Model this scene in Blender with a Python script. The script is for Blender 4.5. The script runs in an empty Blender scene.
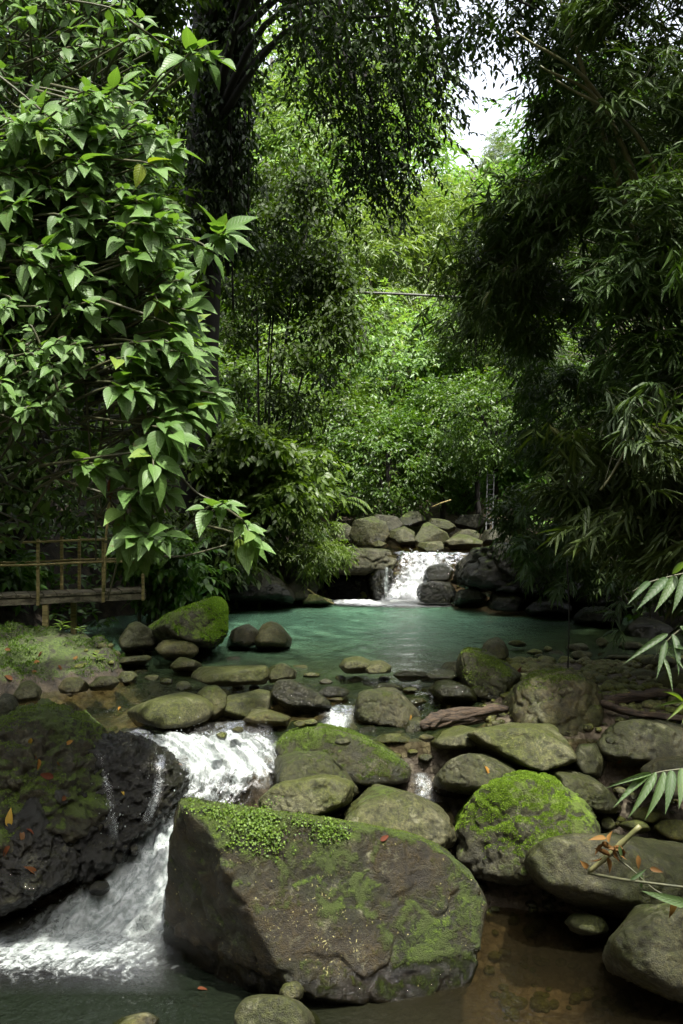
import bpy, bmesh, math, random
import numpy as np
from mathutils import Vector

random.seed(7)
RS = np.random.RandomState(11)
scene = bpy.context.scene
COL = scene.collection
F = 995.0            # focal length in pixels
CX, HY = 341.5, 475.0
H = 2.4              # camera height above the turquoise pool
CAM = np.array([0.0, 0.0, H])
LOWZ = -1.33         # level of the lower water


def at(px, py, D):
    """world point on the ray through pixel (px, py) at depth D"""
    return np.array([(px - CX) / F * D, D, H - (py - HY) / F * D])


# ------------------------------------------------------------------ noise
_perm = np.random.RandomState(3).permutation(256)
_perm = np.concatenate([_perm, _perm])
_grad = np.random.RandomState(4).normal(size=(256, 3))
_grad /= np.linalg.norm(_grad, axis=1)[:, None]


def perlin(p):
    p = np.asarray(p, float)
    i = np.floor(p).astype(int)
    f = p - i
    u = f * f * f * (f * (f * 6 - 15) + 10)
    i &= 255
    out = 0
    for dx in (0, 1):
        for dy in (0, 1):
            for dz in (0, 1):
                h = _perm[_perm[_perm[(i[:, 0] + dx) & 255] + ((i[:, 1] + dy) & 255)] + ((i[:, 2] + dz) & 255)]
                g = _grad[h]
                d = g[:, 0] * (f[:, 0] - dx) + g[:, 1] * (f[:, 1] - dy) + g[:, 2] * (f[:, 2] - dz)
                w = (u[:, 0] if dx else 1 - u[:, 0]) * (u[:, 1] if dy else 1 - u[:, 1]) * (u[:, 2] if dz else 1 - u[:, 2])
                out = out + w * d
    return out


def fbm(p, octv=4, gain=0.5):
    p = np.asarray(p, float)
    a, s, out = 1.0, 1.0, 0
    for k in range(octv):
        out = out + a * perlin(p * s + 17.3 * k)
        a *= gain
        s *= 2.03
    return out


def sstep(a, b, x):
    t = np.clip((x - a) / (b - a), 0, 1)
    return t * t * (3 - 2 * t)


def norm(v):
    v = np.asarray(v, float)
    return v / (np.linalg.norm(v, axis=-1, keepdims=True) + 1e-9)


# ------------------------------------------------------------------ mesh helpers
def make_mesh(name, V, faces, attrs=None, smooth=True, mat=None):
    """faces: list of int arrays, each (n, 3) or (n, 4)"""
    me = bpy.data.meshes.new(name)
    V = np.asarray(V, np.float32)
    faces = [np.asarray(f, np.int32) for f in faces if len(f)]
    me.vertices.add(len(V))
    me.vertices.foreach_set('co', V.ravel())
    loops = np.concatenate([f.ravel() for f in faces])
    totals = np.concatenate([np.full(len(f), f.shape[1], np.int32) for f in faces])
    starts = np.concatenate([[0], np.cumsum(totals)[:-1]]).astype(np.int32)
    me.loops.add(len(loops))
    me.loops.foreach_set('vertex_index', loops)
    me.polygons.add(len(totals))
    me.polygons.foreach_set('loop_start', starts)
    me.polygons.foreach_set('loop_total', totals)
    me.polygons.foreach_set('use_smooth', np.full(len(totals), smooth, bool))
    for k, a in (attrs or {}).items():
        at_ = me.attributes.new(k, 'FLOAT', 'POINT')
        at_.data.foreach_set('value', np.asarray(a, np.float32).ravel())
    me.update(calc_edges=True)
    me.validate()
    if mat:
        me.materials.append(mat)
    return me


def link(name, me, parent=None, loc=None):
    o = bpy.data.objects.new(name, me)
    COL.objects.link(o)
    if loc is not None:
        o.location = [float(c) for c in loc]
    if parent:
        o.parent = parent
    return o


def tag(o, label=None, cat=None, group=None, kind=None):
    if label: o['label'] = label
    if cat: o['category'] = cat
    if group: o['group'] = group
    if kind: o['kind'] = kind
    return o


def empty(name, loc, label=None, cat=None, group=None):
    o = bpy.data.objects.new(name, None)
    o.empty_display_size = 0.2
    COL.objects.link(o)
    o.location = [float(c) for c in loc]
    return tag(o, label, cat, group)


class MB:
    """collects pieces into one mesh"""
    def __init__(s):
        s.V, s.F, s.n, s.A = [], [], 0, {}

    def add(s, V, faces, **attrs):
        s.V.append(np.asarray(V, float))
        for f in faces:
            if len(f):
                s.F.append(np.asarray(f, int) + s.n)
        for k, a in attrs.items():
            s.A.setdefault(k, []).append(a)
        s.n += len(V)

    def build(s, name, mat, parent=None, loc=(0, 0, 0), smooth=True):
        V = np.concatenate(s.V) - np.asarray(loc, float)
        me = make_mesh(name, V, s.F, {k: np.concatenate(a) for k, a in s.A.items()}, smooth, mat)
        return link(name, me, parent, None if parent else loc)


def tube(path, radii, sides=7, rough=0.0, seed=0):
    path = np.asarray(path, float)
    n = len(path)
    radii = np.atleast_1d(np.asarray(radii, float))
    radii = np.interp(np.linspace(0, 1, n), np.linspace(0, 1, len(radii)), radii) if len(radii) != n else radii
    tan = norm(np.gradient(path, axis=0))
    ref = np.array([0.13, 0.97, 0.2]) if abs(tan[:, 2]).mean() > 0.6 else np.array([0.05, 0.1, 1.0])
    s = norm(np.cross(tan, ref))
    t = np.cross(s, tan)
    a = np.linspace(0, 2 * np.pi, sides, endpoint=False)
    ring = s[:, None, :] * np.cos(a)[None, :, None] + t[:, None, :] * np.sin(a)[None, :, None]
    r = np.repeat(radii[:, None], sides, 1)
    if rough:
        q = (path[:, None, :] * 2.2 + ring * 1.6 + seed * 5.1).reshape(-1, 3)
        r = r * (1 + rough * fbm(q, 3).reshape(n, sides))
    V = (path[:, None, :] + ring * r[:, :, None]).reshape(-1, 3)
    V = np.concatenate([V, path[:1], path[-1:]])
    i = np.arange(n - 1)[:, None] * sides
    k = np.arange(sides)[None, :]
    k2 = (k + 1) % sides
    quads = np.stack([i + k, i + k2, i + sides + k2, i + sides + k], -1).reshape(-1, 4)
    c0, c1 = n * sides, n * sides + 1
    kk = np.arange(sides)
    caps = np.concatenate([np.stack([np.full(sides, c0), (kk + 1) % sides, kk], -1),
                           np.stack([np.full(sides, c1), (n - 1) * sides + kk, (n - 1) * sides + (kk + 1) % sides], -1)])
    return V, [quads, caps]


def curve(pts, n=12):
    """smooth catmull-rom path through control points"""
    P = np.asarray(pts, float)
    P = np.concatenate([[2 * P[0] - P[1]], P, [2 * P[-1] - P[-2]]])
    out = []
    m = len(P) - 3
    per = max(2, n // m)
    for k in range(m):
        p0, p1, p2, p3 = P[k:k + 4]
        for t in np.linspace(0, 1, per, endpoint=False):
            out.append(0.5 * (2 * p1 + (p2 - p0) * t + (2 * p0 - 5 * p1 + 4 * p2 - p3) * t * t + (3 * p1 - p0 - 3 * p2 + p3) * t ** 3))
    out.append(P[-2])
    return np.array(out)


def box(c, s):
    c, s = np.asarray(c, float), np.asarray(s, float) / 2
    V = np.array([[x, y, z] for x in (-1, 1) for y in (-1, 1) for z in (-1, 1)]) * s + c
    return V, [np.array([[0, 1, 3, 2], [4, 6, 7, 5], [0, 4, 5, 1], [2, 3, 7, 6], [0, 2, 6, 4], [1, 5, 7, 3]])]


# ------------------------------------------------------------------ leaves
def leaf_template(stations, widths, curl=-0.25, fold=0.12):
    V, q, t3 = [(stations[0], 0, 0)], [], []
    for t, w in zip(stations[1:-1], widths[1:-1]):
        n0 = curl * t * t
        V += [(t, -w, n0 + fold * w), (t, 0, n0), (t, w, n0 + fold * w)]
    V.append((stations[-1], 0, curl * stations[-1] ** 2))
    m = len(stations) - 2
    t3 += [(0, 2, 1), (0, 3, 2)]
    for k in range(m - 1):
        a = 1 + 3 * k
        q += [(a, a + 1, a + 4, a + 3), (a + 1, a + 2, a + 5, a + 4)]
    a, e = 1 + 3 * (m - 1), len(V) - 1
    t3 += [(a, a + 1, e), (a + 1, a + 2, e)]
    return np.array(V, float), np.array(q, int).reshape(-1, 4), np.array(t3, int)


T_DIAMOND = (np.array([(0, 0, 0), (.45, -1, .07), (1, 0, -.12), (.45, 1, .07)], float), np.zeros((0, 4), int), np.array([(0, 1, 2), (0, 2, 3)]))
T_OVATE = leaf_template([0, .05, .13, .24, .37, .52, .67, .80, .91, 1], [0, .40, .76, .96, 1, .88, .64, .38, .15, 0], -0.24, .09)
T_MID = leaf_template([0, .3, .68, 1], [0, 1, .72, 0], -0.2, .08)
T_LANCE = leaf_template([0, .22, .6, 1], [0, 1, .75, 0], -0.18, .05)


def leaves(mb, P, A, N, L, W, tpl, rnd=None):
    n = len(P)
    A = norm(A)
    S = norm(np.cross(A, N))
    N = np.cross(S, A)
    L = np.broadcast_to(np.asarray(L, float), (n,))
    W = np.broadcast_to(np.asarray(W, float), (n,))
    tv, q, t3 = tpl
    V = (P[:, None, :] + A[:, None, :] * (tv[None, :, 0] * L[:, None])[:, :, None]
         + S[:, None, :] * (tv[None, :, 1] * W[:, None] * .5)[:, :, None]
         + N[:, None, :] * (tv[None, :, 2] * L[:, None])[:, :, None]).reshape(-1, 3)
    off = np.arange(n)[:, None, None] * len(tv)
    fs = []
    if len(q): fs.append((q[None] + off).reshape(-1, 4))
    fs.append((t3[None] + off).reshape(-1, 3))
    if rnd is None: rnd = RS.rand(n)
    mb.add(V, fs, rnd=np.repeat(rnd, len(tv)), ls=np.tile(tv[:, 1], n), lt=np.tile(tv[:, 0], n))


def sprays(mb, P, Dv, tl, k, L, W, tpl, ang=55, droop=.3, ldroop=.3, jit=.3, upn=.45, sizevar=.3):
    """twigs starting at P along Dv, each with k alternating leaves"""
    P = np.asarray(P, float); M = len(P)
    Dv = norm(Dv)
    up = np.array([0, 0, 1.0])
    side = norm(np.cross(Dv, up) + 1e-4)
    tl = np.broadcast_to(np.asarray(tl, float), (M,))
    srnd = RS.rand(M)
    pp, aa, nn, rr, ll = [], [], [], [], []
    for j in range(k):
        t = (j + 1) / k
        pos = P + Dv * (tl * t)[:, None]
        pos[:, 2] -= droop * tl * t * t
        sg = 1 if j % 2 else -1
        a = math.radians(ang) * (0 if j == k - 1 else 1)
        ax = Dv * math.cos(a) + side * sg * math.sin(a) + RS.normal(0, jit, (M, 3))
        ax[:, 2] -= ldroop * (0.6 + 0.8 * RS.rand(M)) + droop * t
        pp.append(pos); aa.append(ax)
        nn.append(up + RS.normal(0, upn, (M, 3)))
        rr.append(np.clip(srnd * .6 + RS.rand(M) * .4, 0, 1))
        ll.append(1 + RS.uniform(-sizevar, sizevar, M))
    pp, aa, nn = np.concatenate(pp), np.concatenate(aa), np.concatenate(nn)
    ll = np.concatenate(ll)
    leaves(mb, pp, aa, nn, L * ll, W * ll, tpl, np.concatenate(rr))


# ------------------------------------------------------------------ materials
def mat_new(name):
    m = bpy.data.materials.new(name)
    m.use_nodes = True
    nt = m.node_tree
    nt.nodes.clear()
    out = nt.nodes.new('ShaderNodeOutputMaterial')
    return m, nt, out


class NB:
    """tiny node builder"""
    def __init__(s, nt): s.nt = nt

    def n(s, t, ins=None, **props):
        nd = s.nt.nodes.new(t)
        for k, v in props.items(): setattr(nd, k, v)
        for k, v in (ins or {}).items():
            sock = nd.inputs[k]
            if hasattr(v, 'is_output') or isinstance(v, bpy.types.NodeSocket): s.nt.links.new(v, sock)
            else: sock.default_value = v
        return nd

    def attr(s, name, typ='GEOMETRY'):
        return s.n('ShaderNodeAttribute', attribute_name=name, attribute_type=typ).outputs['Fac']

    def math(s, op, a, b=0.0, clamp=False):
        return s.n('ShaderNodeMath', {0: a, 1: b}, operation=op, use_clamp=clamp).outputs[0]

    def mix(s, f, a, b):
        nd = s.n('ShaderNodeMix', data_type='RGBA')
        for k, v in ((0, f), (6, a), (7, b)):
            if isinstance(v, bpy.types.NodeSocket): s.nt.links.new(v, nd.inputs[k])
            else: nd.inputs[k].default_value = v if k == 0 else (*v, 1)
        return nd.outputs[2]

    def noise(s, vec, scale, detail=4, rough=.55, dist=0.0):
        ins = {'Scale': scale, 'Detail': detail, 'Roughness': rough, 'Distortion': dist}
        if vec is not None: ins['Vector'] = vec
        return s.n('ShaderNodeTexNoise', ins).outputs['Fac']

    def ramp(s, f, a, b, lo=0.0, hi=1.0):
        return s.n('ShaderNodeMapRange', {0: f, 1: a, 2: b, 3: lo, 4: hi}, interpolation_type='SMOOTHSTEP').outputs[0]


def leaf_mat(name, c0, c1, c2=None, trans=.35, rough=.42, midrib=0.0, tint=(1.5, 1.6, .5), spec=.5):
    m, nt, out = mat_new(name)
    b = NB(nt)
    rnd = b.attr('rnd')
    col = b.mix(rnd, c0, c1)
    if c2:
        col = b.mix(b.ramp(rnd, .86, .97), col, c2)
    oi = b.n('ShaderNodeObjectInfo').outputs['Random']
    hs = b.n('ShaderNodeHueSaturation', {'Hue': b.ramp(oi, 0, 1, .485, .51), 'Saturation': 1.0, 'Value': b.ramp(oi, 0, 1, .85, 1.15), 'Color': col})
    col = hs.outputs[0]
    nrm = None
    if midrib:
        ls, lt = b.attr('ls'), b.attr('lt')
        ab = b.math('ABSOLUTE', ls)
        rib = b.math('SUBTRACT', 1, b.ramp(ab, 0.0, .10))
        col = b.mix(b.math('MULTIPLY', rib, midrib), col, (.16, .26, .08))
        ph = b.math('SUBTRACT', b.math('MULTIPLY', lt, 9.0), b.math('MULTIPLY', ab, 2.0))
        vein = b.ramp(b.math('ABSOLUTE', b.math('SUBTRACT', b.math('FRACT', ph), .5)), 0.0, .16)
        col = b.mix(b.math('MULTIPLY', b.math('SUBTRACT', 1, vein), .10), col, (.14, .22, .07))
        pos = b.n('ShaderNodeNewGeometry').outputs['Position']
        col = b.mix(b.ramp(b.noise(pos, 34, 2), .62, .75, 0, .35), col, (.11, .13, .03))
        col = b.mix(b.ramp(b.noise(pos, 11, 3), .66, .74, 0, .7), col, (.10, .065, .02))
        nrm = b.n('ShaderNodeBump', {'Strength': .35, 'Distance': .01, 'Height': b.math('ADD', vein, rib)}).outputs[0]
    ins = {'Base Color': col, 'Roughness': rough, 'Specular IOR Level': spec}
    if nrm: ins['Normal'] = nrm
    p = b.n('ShaderNodeBsdfPrincipled', ins)
    tc = b.n('ShaderNodeMix', data_type='RGBA', blend_type='MULTIPLY')
    tc.inputs[0].default_value = 1
    nt.links.new(col, tc.inputs[6]); tc.inputs[7].default_value = (*tint, 1)
    tr = b.n('ShaderNodeBsdfTranslucent', {'Color': tc.outputs[2]})
    mx = b.n('ShaderNodeMixShader', {0: trans, 1: p.outputs[0], 2: tr.outputs[0]})
    nt.links.new(mx.outputs[0], out.inputs[0])
    return m


def simple_mat(name, c0, c1, scale=8, rough=.7, bump=.3, stretch=None, detail=5, wet=0):
    m, nt, out = mat_new(name)
    b = NB(nt)
    tc = b.n('ShaderNodeTexCoord').outputs['Object']
    if stretch:
        tc = b.n('ShaderNodeMapping', {'Vector': tc, 'Scale': stretch}).outputs[0]
    f = b.noise(tc, scale, detail, .6)
    f2 = b.noise(tc, scale * 4.3, 4, .6)
    col = b.mix(b.ramp(b.math('ADD', b.math('MULTIPLY', f, .65), b.math('MULTIPLY', f2, .35)), .35, .65), c0, c1)
    bp = b.n('ShaderNodeBump', {'Strength': bump, 'Distance': .02, 'Height': b.math('ADD', f, b.math('MULTIPLY', f2, .5))})
    p = b.n('ShaderNodeBsdfPrincipled', {'Base Color': col, 'Roughness': rough, 'Normal': bp.outputs[0]})
    if wet: p.inputs['Coat Weight'].default_value = wet
    nt.links.new(p.outputs[0], out.inputs[0])
    return m


def rock_material():
    """one stone material; each rock sets moss, val, warm, wetz, lichen, mossy (brightness) as object properties"""
    m, nt, out = mat_new('river_stone')
    b = NB(nt)
    geo = b.n('ShaderNodeNewGeometry')
    pos, nor = geo.outputs['Position'], geo.outputs['Normal']
    A = lambda k: b.attr(k, 'OBJECT')
    nz = b.n('ShaderNodeSeparateXYZ', {0: nor}).outputs[2]
    pz = b.n('ShaderNodeSeparateXYZ', {0: pos}).outputs[2]
    n1 = b.noise(pos, 1.7, 5, .6)
    n2 = b.noise(pos, 7.5, 6, .65)
    n3 = b.noise(pos, 34, 5, .7)
    n4 = b.noise(pos, 120, 3, .6)
    grey = b.mix(b.ramp(n2, .32, .68), (.046, .047, .028), (.140, .140, .092))
    brown = b.mix(b.ramp(n2, .32, .68), (.034, .025, .011), (.115, .083, .036))
    col = b.mix(b.math('MULTIPLY_ADD', b.ramp(n1, .35, .65), .5), grey, brown)
    mxw = b.math('ADD', b.math('MULTIPLY', A('warm'), .8), b.math('MULTIPLY', b.math('SUBTRACT', n1, .5), 1.2), True)
    col = b.mix(mxw, grey, brown)
    # algae film: olive bloom
    col = b.mix(b.math('MULTIPLY', b.ramp(b.math('ADD', n1, b.math('MULTIPLY', nz, .12)), .38, .64), .75), col, (.044, .054, .014))
    sp = b.math('MULTIPLY', b.ramp(n3, .38, .64, .55, 1.35), b.ramp(n4, .3, .7, .8, 1.2))
    vv = b.math('MULTIPLY', A('val'), sp)
    hv = b.n('ShaderNodeHueSaturation', {'Saturation': 1.45, 'Value': vv, 'Color': col})
    col = hv.outputs[0]
    # black crust and pits
    n5 = b.noise(pos, 4.2, 7, .72, .8)
    col = b.mix(b.ramp(n5, .52, .70, 0, .6), col, (.014, .014, .009))
    col = b.mix(b.ramp(n3, .60, .70, 0, .6), col, (.012, .011, .007))
    pale = b.ramp(b.noise(pos, 5.5, 7, .75, .5), .54, .68, 0, .55)
    col = b.mix(b.math('MULTIPLY', pale, b.ramp(nz, -.1, .6)), col, (.17, .168, .10))
    # lichen blotches
    vor = b.n('ShaderNodeTexVoronoi', {'Vector': b.n('ShaderNodeVectorMath', {0: pos, 1: b.n('ShaderNodeTexNoise', {'Vector': pos, 'Scale': 9.0}).outputs['Color']}, operation='ADD').outputs[0], 'Scale': 8.5, 'Randomness': 1.0})
    spot = b.math('MULTIPLY', b.ramp(vor.outputs['Distance'], .12, .27, 1, 0), b.ramp(b.noise(pos, 2.6, 3), .52, .62))
    spot = b.math('MULTIPLY', spot, A('lichen'))
    col = b.mix(b.math('MULTIPLY', spot, b.ramp(n3, .35, .6)), col, (.30, .28, .12))
    dots = b.n('ShaderNodeTexVoronoi', {'Vector': pos, 'Scale': 21.0}).outputs['Distance']
    dm = b.math('MULTIPLY', b.math('MULTIPLY', b.ramp(dots, .10, .17, 1, 0), b.ramp(b.noise(pos, 5.0, 2), .50, .58)), A('lichen'))
    col = b.mix(b.math('MULTIPLY', dm, .8), col, (.30, .27, .11))
    # moss
    mm = b.math('ADD', b.math('MULTIPLY', nz, .36), b.math('MULTIPLY', b.math('SUBTRACT', n1, .5), 1.0))
    mm = b.math('ADD', mm, b.math('MULTIPLY', b.math('SUBTRACT', n2, .5), 1.05))
    mm = b.math('ADD', mm, b.math('MULTIPLY', b.math('SUBTRACT', n3, .5), .35))
    mm = b.math('ADD', mm, b.math('SUBTRACT', b.math('MULTIPLY', A('moss'), 1.1), .75))
    mask = b.ramp(mm, -.06, .16)
    mcol = b.mix(b.ramp(n3, .35, .68), (.026, .046, .004), (.125, .205, .008))
    mcol = b.mix(b.ramp(n2, .4, .62), mcol, (.06, .085, .012))
    hm = b.n('ShaderNodeHueSaturation', {'Value': A('mossy'), 'Color': mcol})
    col = b.mix(mask, col, hm.outputs[0])
    # wet, darker stone near the waterline
    wl = b.math('SUBTRACT', pz, A('wetz'))
    wl = b.math('ADD', wl, b.math('MULTIPLY', b.math('SUBTRACT', n2, .5), .25))
    wet = b.ramp(wl, .05, -.06)
    wet_c = b.n('ShaderNodeHueSaturation', {'Value': .42, 'Color': col}).outputs[0]
    col = b.mix(wet, col, wet_c)
    rough = b.math('SUBTRACT', b.math('ADD', b.ramp(n2, .3, .7, .66, .48), b.math('MULTIPLY', mask, .14)), b.math('MULTIPLY', wet, b.ramp(n3, .3, .7, .64, .4)))
    hgt = b.math('ADD', b.math('MULTIPLY', n3, .5), b.math('MULTIPLY', n2, 1.0))
    hgt = b.math('ADD', hgt, b.math('MULTIPLY', mask, b.math('ADD', .25, b.math('MULTIPLY', n4, .8))))
    hgt = b.math('ADD', hgt, b.math('MULTIPLY', n4, .34))
    bp = b.n('ShaderNodeBump', {'Strength': .8, 'Distance': .032, 'Height': hgt})
    p = b.n('ShaderNodeBsdfPrincipled', {'Base Color': col, 'Roughness': rough, 'Normal': bp.outputs[0], 'Specular IOR Level': .4})
    nt.links.new(p.outputs[0], out.inputs[0])
    return m


def ground_material():
    m, nt, out = mat_new('ground')
    b = NB(nt)
    pos = b.n('ShaderNodeNewGeometry').outputs['Position']
    moss, bed = b.attr('moss'), b.attr('bed')
    n1, n2, n3 = b.noise(pos, 1.3, 5), b.noise(pos, 9, 6, .65), b.noise(pos, 45, 4, .65)
    soil = b.mix(b.ramp(n2, .35, .65), (.014, .011, .006), (.05, .038, .02))
    vor = b.n('ShaderNodeTexVoronoi', {'Vector': pos, 'Scale': 13.0, 'Randomness': 1.0})
    peb = b.mix(b.n('ShaderNodeSeparateColor', {0: vor.outputs['Color']}).outputs[0], (.032, .025, .014), (.105, .09, .055))
    peb = b.mix(b.ramp(vor.outputs['Distance'], .35, .62), peb, (.03, .021, .010))
    peb = b.mix(b.ramp(n1, .4, .65, 0, .6), peb, (.085, .062, .032))
    col = b.mix(bed, soil, peb)
    mm = b.ramp(b.math('ADD', moss, b.math('SUBTRACT', b.math('ADD', b.math('MULTIPLY', n2, .9), b.math('MULTIPLY', n1, .5)), .70)), .38, .62)
    mc = b.mix(b.ramp(n3, .35, .65), (.018, .032, .004), (.060, .095, .010))
    col = b.mix(mm, col, mc)
    hgt = b.math('ADD', b.math('ADD', n2, b.math('MULTIPLY', n3, .6)), b.math('MULTIPLY', b.math('MULTIPLY', vor.outputs['Distance'], bed), -1.2))
    bp = b.n('ShaderNodeBump', {'Strength': .8, 'Distance': .05, 'Height': hgt})
    p = b.n('ShaderNodeBsdfPrincipled', {'Base Color': col, 'Roughness': .75, 'Normal': bp.outputs[0]})
    nt.links.new(p.outputs[0], out.inputs[0])
    return m


def water_material(name, lower=False):
    m, nt, out = mat_new(name)
    b = NB(nt)
    pos = b.n('ShaderNodeNewGeometry').outputs['Position']
    py = b.n('ShaderNodeSeparateXYZ', {0: pos}).outputs[1]
    px = b.n('ShaderNodeSeparateXYZ', {0: pos}).outputs[0]
    n1 = b.noise(pos, .8, 3)
    sq = b.n('ShaderNodeMapping', {'Vector': pos, 'Scale': (1.0, .75, 1)}).outputs[0]
    w1 = b.noise(sq, 4.2, 3, .55, .4)
    w2 = b.noise(sq, 15, 3, .6, .3)
    w3 = b.noise(sq, 40, 2, .5)
    if lower:
        fac = b.ramp(b.math('ADD', px, b.math('MULTIPLY', n1, .8)), .3, 1.9, .92, .34)
        deep = b.mix(b.ramp(px, -1.2, 1.3), (.007, .010, .006), (.012, .010, .005))
        tint = (.72, .64, .46)
        st, hgt = .10, b.math('ADD', w1, b.math('ADD', b.math('MULTIPLY', w2, .6), b.math('MULTIPLY', w3, .2)))
        rip = b.ramp(px, -.6, .8, .60, .22)
    else:
        fac = b.math('MULTIPLY', b.ramp(b.math('ADD', py, b.math('MULTIPLY', n1, 1.2)), 11.6, 14.2, .20, .93), b.ramp(b.math('ADD', px, b.math('MULTIPLY', n1, .8)), -2.4, -1.2, .55, 1.0))
        deep = b.mix(b.ramp(b.math('ADD', b.math('SUBTRACT', py, b.math('MULTIPLY', b.ramp(px, 1.0, 4.5), 3.2)), b.math('MULTIPLY', n1, 1.6)), 12.6, 17.0), (.036, .056, .022), (.145, .30, .185))
        tint = (.84, .82, .60)
        hgt = b.math('ADD', b.math('ADD', w1, b.math('MULTIPLY', w2, .45)), b.math('MULTIPLY', w3, .42))
        rip = b.ramp(py, 10.2, 12.6, .70, .55)
    bp = b.n('ShaderNodeBump', {'Strength': rip, 'Distance': .10, 'Height': hgt})
    dif = b.n('ShaderNodeBsdfPrincipled', {'Base Color': deep, 'Roughness': .30, 'Specular IOR Level': 0.0, 'Normal': bp.outputs[0]})
    trn = b.n('ShaderNodeBsdfTransparent', {'Color': (*tint, 1)})
    body = b.n('ShaderNodeMixShader', {0: fac, 1: trn.outputs[0], 2: dif.outputs[0]})
    gl = b.n('ShaderNodeBsdfGlossy', {'Color': (1, 1, 1, 1), 'Roughness': .06, 'Normal': bp.outputs[0]})
    fr = b.n('ShaderNodeFresnel', {'IOR': 1.33, 'Normal': bp.outputs[0]})
    mx = b.n('ShaderNodeMixShader', {0: fr.outputs[0], 1: body.outputs[0], 2: gl.outputs[0]})
    nt.links.new(mx.outputs[0], out.inputs[0])
    return m


def cascade_material():
    """water film with white froth; attributes: foam amount, fu across, fv along the flow"""
    m, nt, out = mat_new('white_water')
    b = NB(nt)
    foam, fu, fv = b.attr('foam'), b.attr('fu'), b.attr('fv')
    pos = b.n('ShaderNodeNewGeometry').outputs['Position']
    uv = b.n('ShaderNodeCombineXYZ', {0: fu, 1: fv, 2: 0.0}).outputs[0]
    s1 = b.noise(b.n('ShaderNodeMapping', {'Vector': uv, 'Scale': (4.2, 1.5, 1)}).outputs[0], 1.6, 5, .62, .7)
    s2 = b.noise(b.n('ShaderNodeMapping', {'Vector': uv, 'Scale': (11, 4.0, 1)}).outputs[0], 1.7, 5, .65, .5)
    s3 = b.noise(pos, 15, 7, .75, .8)
    s4 = b.noise(pos, 95, 2, .6)
    f = b.math('ADD', b.math('MULTIPLY', s1, 1.0), b.math('MULTIPLY', s2, .6))
    f = b.math('ADD', f, b.math('MULTIPLY', b.math('SUBTRACT', s3, .18), 1.25))
    f = b.math('ADD', f, b.math('MULTIPLY', s4, .08))
    f = b.math('ADD', f, b.math('MULTIPLY', foam, 1.15))
    mask = b.ramp(f, 1.72, 2.40)
    bp = b.n('ShaderNodeBump', {'Strength': .35, 'Distance': .025, 'Height': b.math('ADD', s2, b.math('MULTIPLY', s3, .5))})
    wh = b.n('ShaderNodeBsdfPrincipled', {'Base Color': b.mix(b.attr('wht'), b.mix(b.ramp(b.math('ADD', b.math('MULTIPLY', s2, .4), b.math('MULTIPLY', s3, .6)), .40, .60), (.17, .20, .19), (.40, .43, .42)), (.56, .59, .59)), 'Roughness': .55, 'Normal': bp.outputs[0], 'Subsurface Weight': .0})
    gl = b.n('ShaderNodeBsdfGlossy', {'Roughness': .22, 'Normal': bp.outputs[0]})
    trn = b.n('ShaderNodeBsdfTransparent', {'Color': (.86, .86, .80, 1)})
    fr = b.n('ShaderNodeFresnel', {'IOR': 1.33, 'Normal': bp.outputs[0]})
    film = b.n('ShaderNodeMixShader', {0: fr.outputs[0], 1: trn.outputs[0], 2: gl.outputs[0]})
    mx = b.n('ShaderNodeMixShader', {0: mask, 1: film.outputs[0], 2: wh.outputs[0]})
    edge = b.attr('edge')
    clear = b.n('ShaderNodeBsdfTransparent')
    mx2 = b.n('ShaderNodeMixShader', {0: edge, 1: clear.outputs[0], 2: mx.outputs[0]})
    nt.links.new(mx2.outputs[0], out.inputs[0])
    return m


M = {}
M['rock'] = rock_material()
M['ground'] = ground_material()
M['water'] = water_material('pool_water')
M['low'] = water_material('lower_water', True)
M['white'] = cascade_material()
M['bark'] = simple_mat('dark_bark', (.005, .004, .003), (.018, .015, .011), 5, .9, .7, (1, 1, .25))
M['palebark'] = simple_mat('pale_bark', (.05, .045, .035), (.16, .15, .12), 5, .8, .5, (1, 1, .3))
M['twig'] = simple_mat('green_twig', (.03, .035, .015), (.07, .07, .03), 20, .6, .2)
M['culm'] = simple_mat('bamboo_culm', (.07, .085, .025), (.17, .16, .07), 6, .45, .1, (1, 1, .4))
M['wood'] = simple_mat('weathered_wood', (.13, .108, .036), (.34, .28, .11), 6, .75, .5, (.4, 5, 5))
M['driftwood'] = simple_mat('driftwood', (.007, .005, .003), (.085, .056, .030), 12, .85, 1.0, (.30, 5, 5))
M['deckwood'] = simple_mat('mouldy_wood', (.03, .026, .014), (.22, .20, .13), 5, .85, .6, (.8, 3, 3))
M['metal'] = simple_mat('dull_metal', (.03, .033, .033), (.07, .075, .075), 20, .5, .1)
M['cable'] = simple_mat('cable', (.05, .055, .045), (.12, .12, .10), 30, .6, .1)
M['moss'] = leaf_mat('moss_tuft', (.035, .06, .006), (.13, .21, .018), None, .3, .8)
M['moss_bright'] = leaf_mat('moss_bright', (.07, .13, .006), (.19, .30, .014), None, .3, .8)
M['creeper'] = leaf_mat('creeper_leaf', (.045, .085, .008), (.12, .19, .016), None, .3, .6)
M['grass'] = leaf_mat('grass_blades', (.030, .068, .003), (.095, .175, .006), (.11, .15, .02), .35, .6)
M['hero'] = leaf_mat('broad_leaf', (.053, .112, .023), (.114, .206, .052), (.17, .22, .02), .32, .45, .28, spec=.36)
M['dark'] = leaf_mat('dark_leaf', (.016, .036, .005), (.048, .092, .013), None, .33, .55, spec=.25)
M['deep'] = leaf_mat('deep_shade_leaf', (.009, .022, .004), (.030, .058, .009), None, .2, .55, spec=.25)  # darker leaf copy: the canopy's shade is put into its colour
M['mid'] = leaf_mat('mid_leaf', (.030, .078, .008), (.084, .158, .020), (.13, .16, .03), .35, .45)
M['light'] = leaf_mat('light_leaf', (.088, .162, .043), (.180, .270, .088), (.20, .26, .06), .40, .45)
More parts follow.
